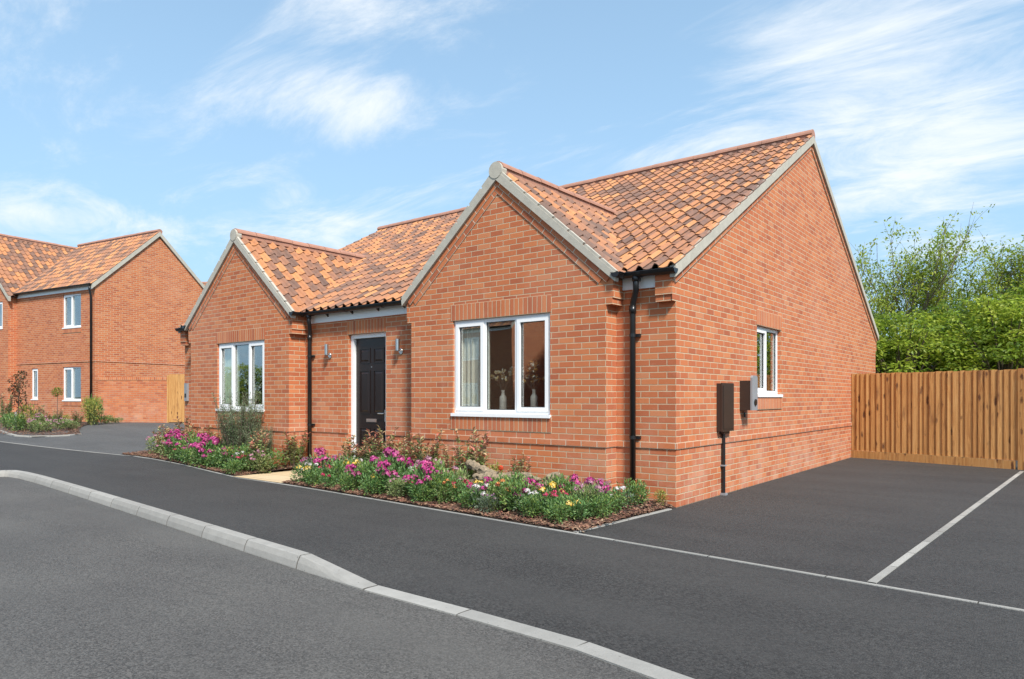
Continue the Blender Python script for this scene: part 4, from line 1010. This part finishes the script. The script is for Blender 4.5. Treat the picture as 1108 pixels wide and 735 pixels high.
LB = [('magenta',-7.95,.32,.95), ('cerise',-7.35,.20,.9), ('yellow',-7.75,.45,1.), ('green',-7.3,.42,1.), ('green',-7.75,.22,.95), ('green',-8.2,.26,1.), ('magenta',-8.75,.30,1.1), ('magenta',-9.05,.20,1.1), ('magenta',-9.4,.34,1.1), ('green',-8.5,.5,1.1), ('green',-9.0,.55,1.15), ('magenta',-9.9,.28,1.1), ('magenta',-10.25,.40,1.15), ('green',-9.65,.55,1.2), ('magenta',-10.8,.35,1.1), ('magenta',-11.15,.5,1.1), ('pink',-10.6,.6,1.1), ('pink',-11.5,.35,1.2), ('green',-10.2,.68,1.1), ('green',-7.15,.62,.9), ('cerise',-8.1,.62,.9), ('pink',-8.4,.75,1.), ('magenta',-8.45,.2,.8), ('green',-11.8,.5,1.), ('white',-7.5,.3,.9), ('orange',-8.9,.12,.8), ('white',-9.6,.16,.9), ('cerise',-10.0,.16,.9), ('pink',-10.9,.2,1.), ('green',-7.2,.08,.65), ('green',-8.3,.08,.7), ('green',-9.2,.08,.7), ('pink',-10.3,.1,.7), ('orange',-8.2,.45,.9), ('green',-9.3,.5,1.2), ('pink',-7.1,.3,.9), ('orange',-11.5,.55,1.1), ('yellow',-9.2,.42,.9), ('pink',-12.2,.3,1.1)]
for k, x, t, s in LB: put(k, x, bedy(x, t), s)
put('rosemary', -8.02, -.72, 1.0); put('rosemary', -7.55, -.62, .62)
for x, t in ((-7.05,.8),(-7.2,.45),(-8.6,.86),(-9.1,.82),(-9.7,.86),(-10.3,.85),(-10.9,.75),(-11.3,.7),(-11.7,.72),(-12.1,.62),(-12.35,.45),(-12.0,.95),(-11.4,.3),(-9.4,.7)): put('photinia', x, bedy(x, t), rnd.uniform(.85, 1.15))
put('pink', -6.95, -1.0, .8)
# plants in the far bed on the left
ISL = [(-18.6,-1.05), (-18.0,-.75), (-18.0,.1), (-18.6,.6), (-20.2,1.1), (-22.4,2.3), (-24.0,2.9), (-27,2.4), (-27,-.2), (-23,-.7)]
mb = MB(); mb.poly(ISL, f=lambda a, b: (a, b, gz(a, b)+.02)); mb.poly(ISL, f=lambda a, b: (a, b, gz(a, b)+.02)) if False else None
tag(mb.build('soil', 'soil'), kind='structure')
strip([(-24,-.60), (-18.62,-1.08), (-18.0,-.78), (-17.98,.1), (-18.5,.8)], .09, .035, 'edging_strip', .5)
def farput(kind, u, f, s, h=1.): q = at(u, f); return put(kind, q.x, q.y, s, gz(q.x, q.y)+.03, h)
for k, u, f, s, h in (('green',8,20.5,1.1,1.2), ('green',20,20.0,1.1,1.1), ('euony',30,20.2,1.3,1.2), ('pink',34,19.6,1.1,.8), ('pink',42,20.3,1.3,.9), ('photinia',48,21,1.1,.9), ('pink',54,20.2,1.2,.8), ('photinia',60,21.5,1.0,.9), ('pink',66,20.8,1.2,.7), ('pink',76,21.2,1.2,.7), ('photinia',84,22.5,1.0,.8), ('euony',70,22.3,.9,1), ('euony',96,23.4,1.2,1.9), ('green',104,23.6,1.2,1.9), ('euony',101,23.0,1.2,1.5), ('green',115,24.0,1.2,.7), ('photinia',4,21.5,1.2,1.3), ('pink',22,21.8,1.2,1.1), ('green',125,24.4,.9,.5), ('photinia',40,22.5,1.1,1.1), ('green',60,23.4,1.,.9)): farput(k, u, f, s, h)
ORD = ['first', 'second', 'third', 'fourth', 'fifth', 'sixth', 'seventh', 'eighth', 'ninth', 'tenth', 'eleventh', 'twelfth', 'thirteenth', 'fourteenth', 'fifteenth', 'sixteenth', 'seventeenth', 'eighteenth', 'nineteenth', 'twentieth', 'twenty-first', 'twenty-second', 'twenty-third', 'twenty-fourth', 'twenty-fifth', 'twenty-sixth', 'twenty-seventh', 'twenty-eighth']
groups = {}
for k, x, y, o in placed:
    b = 'far' if x < -13.5 else ('left' if x < -6 else 'right'); groups.setdefault((k, b), []).append((x, y, o))
BN = {'far': ('from the left', "the neighbour's bed"), 'left': ('from the path', 'the left flower bed'), 'right': ('from the path', 'the right flower bed')}
LAB = {'white': '{}plant with small white flower clusters {} in {}', 'orange': '{}plant with orange-red flower clusters {} in {}',
 'magenta': '{}magenta-flowered leafy plant {} in {}', 'yellow': '{}green plant with pale yellow flowers {} in {}', 'cerise': '{}low plant with a few cerise flowers {} in {}',
 'green': '{}fresh green leafy plant without flowers {} in {}', 'silver': '{}silvery plant with small lilac flowers {} in {}', 'pink': '{}loose dusty pink flowering plant {} in {}',
 'photinia': '{}upright shrub with red-tipped leaves {} in {}', 'rosemary': '{}grey-green rosemary bush {} in {}', 'euony': '{}yellow-variegated leafy plant {} in {}'}
for (k, b), L_ in groups.items():
    nm, desc, cat = INFO[k]
    L_.sort(key=lambda q: -(q[0]) if b == 'left' else q[0])
    for i, (x, y, o) in enumerate(L_):
        tag(o, LAB[k].format(ORD[i]+' ' if len(L_) > 1 else '', *BN[b]), cat, {'far': 'plants in the neighbour bed', 'left': 'plants in the left flower bed', 'right': 'plants in the right flower bed'}[b])
for k in P:
    for v_, o in enumerate(P[k]):
        if (k, v_) not in used:
            for ch in list(o.children): bpy.data.objects.remove(ch)
            bpy.data.objects.remove(o)
# bark mulch: thousands of loose chips
mb = MB(); r_ = random.Random(12)
CH = [(.20,.10,.06), (.28,.15,.09), (.13,.06,.04), (.36,.22,.14), (.10,.05,.035), (.24,.10,.07)]
def chip(x, y, z):
    a = r_.uniform(0, 6.28); d = V((math.cos(a), math.sin(a), r_.uniform(-.35,.35))).normalized(); s_ = V((-d.y, d.x, r_.uniform(-.4,.4))).normalized(); l, w_ = r_.uniform(.02,.055), r_.uniform(.008,.02)
    p = V((x, y, z+r_.uniform(.004,.028))); c = vary(r_, r_.choice(CH)); n_ = d.cross(s_).normalized()*.004
    q = [p-d*l*.5-s_*w_*.5, p+d*l*.4-s_*w_*.6, p+d*l*.5+s_*w_*.4, p-d*l*.4+s_*w_*.5]
    mb.face([v_+n_ for v_ in q], col=c); mb.face([q[0], q[1], q[1]+n_, q[0]+n_], col=c); mb.face([q[1], q[2], q[2]+n_, q[1]+n_], col=c); mb.face([q[2], q[3], q[3]+n_, q[2]+n_], col=c); mb.face([q[3], q[0], q[0]+n_, q[3]+n_], col=c)
for i in range(15000):
    if r_.random() < .62: x = r_.uniform(-5.6, -.02)
    else: x = r_.uniform(-12.9, -6.9)
    t = r_.random()**1.5; f_ = lerp(EDGE, x)+.06; bk = back_y(x) if x > -11.4 else .5; y = f_+(bk-f_)*t
    if r_.random() < .03: y = r_.uniform(-1.9,-.05); x = -.14+(.025+.11*(y+1.96)/1.96)*r_.random(); t = .1
    chip(x, y, gz(x, 0)+.012+.05*math.sin(math.pi*.5*t))
for i in range(3500):
    q = at(r_.uniform(0, 104), r_.uniform(18.9, 23.5)); 
    if q.x < -18.1 and (q.y < .5 or q.y < .5+(-18.5-q.x)*.42): chip(q.x, q.y, gz(q.x, q.y)+.02)
tag(mb.build('bark_mulch', 'chips'), 'loose brown bark mulch covering the flower beds', 'mulch', kind='stuff')
# weathered logs
def log(x, y, z, ang, tilt, L, rad, seed, label):
    r = random.Random(seed); mb = MB(); n = 16; pts = []; rads = []
    for i in range(n):
        t = i/(n-1); pts.append((L*(t-.5), .03*math.sin(t*4+seed)+r.uniform(-.01,.01), .02*math.sin(t*5+seed*2))); rads.append(rad*(.55+.5*math.sin(math.pi*(.12+.76*t)))*r.uniform(.85,1.15))
    mb.tube(pts, rads, 12)
    for i, v_ in enumerate(mb.v):
        q = V(v_); k = noise.noise(V((q.x*9, q.y*26, q.z*26))+V((seed*3,0,0)))*.028+noise.noise(V((q.x*30, q.y*60, q.z*60)))*.010
        c_ = V((q.x, 0, 0)); dd = (q-c_).normalized() if (q-c_).length > 1e-4 else V((0,0,0)); mb.v[i] = tuple(q+dd*k+V((k*1.5 if abs(q.x) > L*.42 else 0, 0, 0)))
    o = mb.build('log', 'log', weld=True); o.location = (x, y, z); o.rotation_euler = (r.uniform(0,3), tilt, ang); tag(o, label, 'log', 'weathered logs in the right flower bed')
log(-2.72, -.95, .27, .10, -.06, .55, .055, 1, 'weathered log end at the left of the log pile under the right window')
log(-2.25, -.80, .37, -.12, .10, .62, .06, 2, 'brown log lying across the top of the log pile')
log(-1.95, -.95, .31, .25, -.03, .5, .06, 3, 'pale knotty log in the middle of the log pile')
log(-1.50, -.95, .31, -.1, .02, .55, .055, 4, 'long grey log right of the middle of the log pile')
log(-1.10, -.98, .30, .45, -.42, .32, .06, 5, 'dark upturned log end at the right of the log pile')
log(-2.05, -.70, .14, .0, 0, 1.3, .10, 6, 'thick log at the bottom of the log pile')
log(-1.5, -.78, .13, .1, 0, .8, .10, 7, 'short thick log low at the back of the log pile')
o = empty('poppy', (-1.86,-.92,.02), 0, 'single round orange-red bloom above the log pile', 'flower')
mb = MB(); mb.tube([(0,0,0), (.01,0,.2), (0,0,.385)], .004, 5, col=(.1,.18,.05)); mb.build('stem', 'leaf', o)
mb = MB(); r_ = random.Random(3)
for k in range(60):
    v = rv(r_).normalized(); c_ = V((0,0,.40))+v*.03; s_ = v.orthogonal().normalized(); t_ = v.cross(s_); e = .016
    mb.face([c_-s_*e, c_-t_*e, c_+s_*e, c_+t_*e], col=vary(r_, (.72,.09,.03), .12))
mb.build('bloom', 'petal', o)

# small trees of the left bed
def little_tree(name, p, h, crown_r, crown_h, nleaf, lsz, cols, tr, label, seed, stake=False, spread=None):
    r = random.Random(seed); o = empty(name, (p.x, p.y, gz(p.x, p.y)), 0, label, 'tree'); mb = MB(); mb.tube([(0,0,0), (.01,0,h*.5), (0,.01,h*.9)], [tr, tr*.8, tr*.4], 7)
    lf = MB(); cl = spread or [(V((0,0,h-crown_h*.5)), crown_r, crown_h*.5)]
    for c, cr, ch in cl:
        mb.tube([(0,0,max(.2,c.z*.6)), c], [tr*.5, tr*.2], 5)
        for i in range(nleaf//len(cl)):
            v = rv(r); q = c+V((v.x*cr, v.y*cr, v.z*ch)); leafq(lf, q, (v+rv(r)).normalized(), (V((0,0,1))+rv(r)*.7).normalized(), lsz, lsz*.55, vary(r, r.choice(cols), .35))
    mb.build('trunk', 'bark', o); lf.build('crown', 'leaf_tree', o)
    if stake: s = MB(); s.tube([(.1,-.1,0), (.1,-.1,.55)], .03, 6); s.build('stake', 'concrete', o)
little_tree('young_tree', at(20, 20.2), 1.75, .4, .8, 520, .075, [(.10,.055,.03), (.16,.07,.04), (.12,.12,.04), (.20,.10,.06)], .014, 'thin young bronze-leaved tree at the left edge of the photo', 3, True,
    [(V((-.22,.0,1.45)), .17, .14), (V((.12,.05,1.62)), .13, .10), (V((.28,-.03,1.35)), .2, .14), (V((-.1,.0,1.15)), .2, .16), (V((.15,0,.95)), .16, .14), (V((-.38,0,1.2)), .12, .1), (V((.1,0,.7)), .22, .14)])
little_tree('lollipop_tree', at(62, 20.8), 1.26, .14, .24, 260, .05, [(.25,.30,.04), (.18,.26,.04), (.35,.30,.05)], .009, 'small round-headed standard shrub on a thin stem beside the neighbouring house', 4)

# ================================================================ trees behind the fence
def dense_tree(seed, rad, h, nclump, per, lsz, cols):
    r = random.Random(seed); o = proto('hedge_tree'); lf = MB(); br = MB()
    br.tube([(0,0,0), (.05,.03,h*.35), (.0,.05,h*.6)], [.13,.1,.05], 8)
    for i in range(nclump):
        v = rv(r); v = v.normalized()*(.35+.65*r.random()**.45); c = V((v.x*rad, v.y*rad, h*.52+v.z*h*.46)); c.z = max(.25, c.z)
        if i % 3 == 0: br.tube([(0,0,h*r.uniform(.15,.45)), (c.x*.5,c.y*.5,c.z*.75), c], [.04,.025,.008], 5)
        cc = r.choice(cols); cr = r.uniform(.22,.42)
        for k in range(per):
            q = rv(r); p = c+V((q.x*cr, q.y*cr, q.z*cr*.5)); d = V((q.x, q.y, q.z*.3-.15))+rv(r)*.5
            leafq(lf, p, d.normalized(), (V((0,0,1))+rv(r)*.55).normalized(), lsz*r.uniform(.7,1.3), lsz*.6, vary(r, cc, .28))
    lf.build('crown', 'leaf_tree', o); br.build('trunk', 'bark', o); return o
LIME = [(.35,.45,.05), (.43,.52,.06), (.28,.38,.045), (.47,.54,.08), (.20,.29,.04)]
DARK = [(.12,.22,.04), (.16,.26,.05), (.09,.17,.035), (.22,.32,.05)]
def airy_tree(seed, h, spread, lsz, cols, per=15):
    r = random.Random(seed); o = proto('airy_tree'); br = MB(); lf = MB()
    def grow(p, d, L, rad, lvl):
        n = 4; pts = [p]; q = p
        for i in range(n): 
            d = (d+rv(r)*.22+V((0,0,.07))).normalized(); q = q+d*L/n; pts.append(q)
        br.tube(pts, [rad*(1-.6*i/n) for i in range(n+1)], 5 if lvl else 7, caps=False)
        if lvl >= 2:
            for j in range(1, n+1):
                if pts[j].z > h*.56 and r.random() < .52:
                    cc = r.choice(cols)
                    for k in range(per):
                        v = rv(r); leafq(lf, pts[j]+V((v.x*.22, v.y*.22, v.z*.11)), (v+rv(r)*.5).normalized(), (V((0,0,1))+rv(r)*.6).normalized(), lsz*r.uniform(.7,1.3), lsz*.55, vary(r, cc, .25))
        if lvl < 3:
            for c in range(4 if lvl else 6):
                t = r.uniform(.35, 1.); b = pts[max(1, min(n, int(t*n+.5)))]; a = r.uniform(0, 6.28)
                nd = (d*.8+V((math.cos(a)*spread, math.sin(a)*spread, .25))).normalized(); grow(b, nd, L*r.uniform(.5,.7), rad*.5, lvl+1)
    for k in range(3):
        a = r.uniform(0, 6.28); grow(V((math.cos(a)*.2, math.sin(a)*.2, 0)), V((math.cos(a)*.22, math.sin(a)*.22, 1)).normalized(), h*.5, .05, 0)
    br.build('trunk', 'bark', o); lf.build('crown', 'leaf_tree', o); return o
DT = [dense_tree(s, 1.75, 4.1, 260, 42, .13, LIME) for s in (1, 2)]+[dense_tree(3, 1.7, 4.2, 240, 42, .13, DARK+LIME[:2])]
AT = [airy_tree(s, 7.4, .60, .115, LIME[:4], per=8) for s in (5, 6)]
seen = set()
def tput(arr, v_, u, f, s, h, label, cat, grp):
    q = at(u, f); key = (id(arr), v_); o = copy_tree(arr[v_]) if key in seen else arr[v_]; seen.add(key)
    o.location = (q.x, q.y, -.1); o.rotation_euler = (0,0,rnd.uniform(0,6.28)); o.scale = (s, s, h); tag(o, label, cat, grp)
HD = 'dense lime-green tree behind the timber fence, '
tput(DT, 0, 915, 20, 1.0, .95, HD+'half hidden by the bungalow gable', 'tree', 'trees behind the fence')
tput(DT, 1, 975, 18.8, 1.0, .92, HD+'first clear of the bungalow', 'tree', 'trees behind the fence')
tput(DT, 2, 1040, 19.8, 1.05, 1.0, 'darker green bushy tree in the middle of the hedge behind the fence', 'tree', 'trees behind the fence')
tput(DT, 0, 1085, 18.2, 1.0, 1.0, HD+'at the right edge of the photo', 'tree', 'trees behind the fence')
tput(DT, 1, 1140, 19.5, 1.2, 1.25, HD+'tallest, cut by the right edge of the photo', 'tree', 'trees behind the fence')
tput(DT, 2, 1010, 23, 1.1, 1.05, 'dark tree filling the gap at the back of the hedge', 'tree', 'trees behind the fence')
tput(DT, 2, 940, 23, 1.1, 1.0, 'dark tree at the back of the hedge near the gable verge', 'tree', 'trees behind the fence')
tput(DT, 2, 1110, 23, 1.2, 1.2, 'dark tree at the back of the hedge near the right edge', 'tree', 'trees behind the fence')
for k, (x, y) in enumerate(((6.5,13.5), (9.2,14), (12,13.2), (15,12.5), (18,11))):
    q = V((x, y)); o = copy_tree(DT[k%3]); o.location = (x, y, -.1); o.scale = (1.1,1.1,1.15); tag(o, HD+'outside the picture, '+ORD[k]+' from the fence post', 'tree', 'trees behind the fence')
for k, (x, y) in enumerate(((-36,-17), (-41,-17.5), (-32,-19))):
    o = copy_tree(DT[k%3]); o.location = (x, y, -.1); o.scale = (1.1,1.1,.85); tag(o, 'leafy tree across the road, '+ORD[k]+' of three, mirrored in the left window', 'tree', 'trees across the road')
tput(AT, 0, 968, 25, 1.0, 1.0, 'tall airy tree with bare twigs showing above the hedge, left of the others', 'tree', 'airy trees above the hedge')
tput(AT, 1, 1020, 25.5, .95, .98, 'tall airy tree above the middle of the hedge', 'tree', 'airy trees above the hedge')
tput(AT, 0, 1068, 26, 1.0, .95, 'tall airy tree above the hedge near the right edge', 'tree', 'airy trees above the hedge')
tput(AT, 1, 925, 24, .85, .92, 'airy tree showing beside the gable verge of the bungalow', 'tree', 'airy trees above the hedge')
tput(AT, 1, 1112, 24, 1.0, 1.0, 'airy tree at the right edge of the photo above the hedge', 'tree', 'airy trees above the hedge')
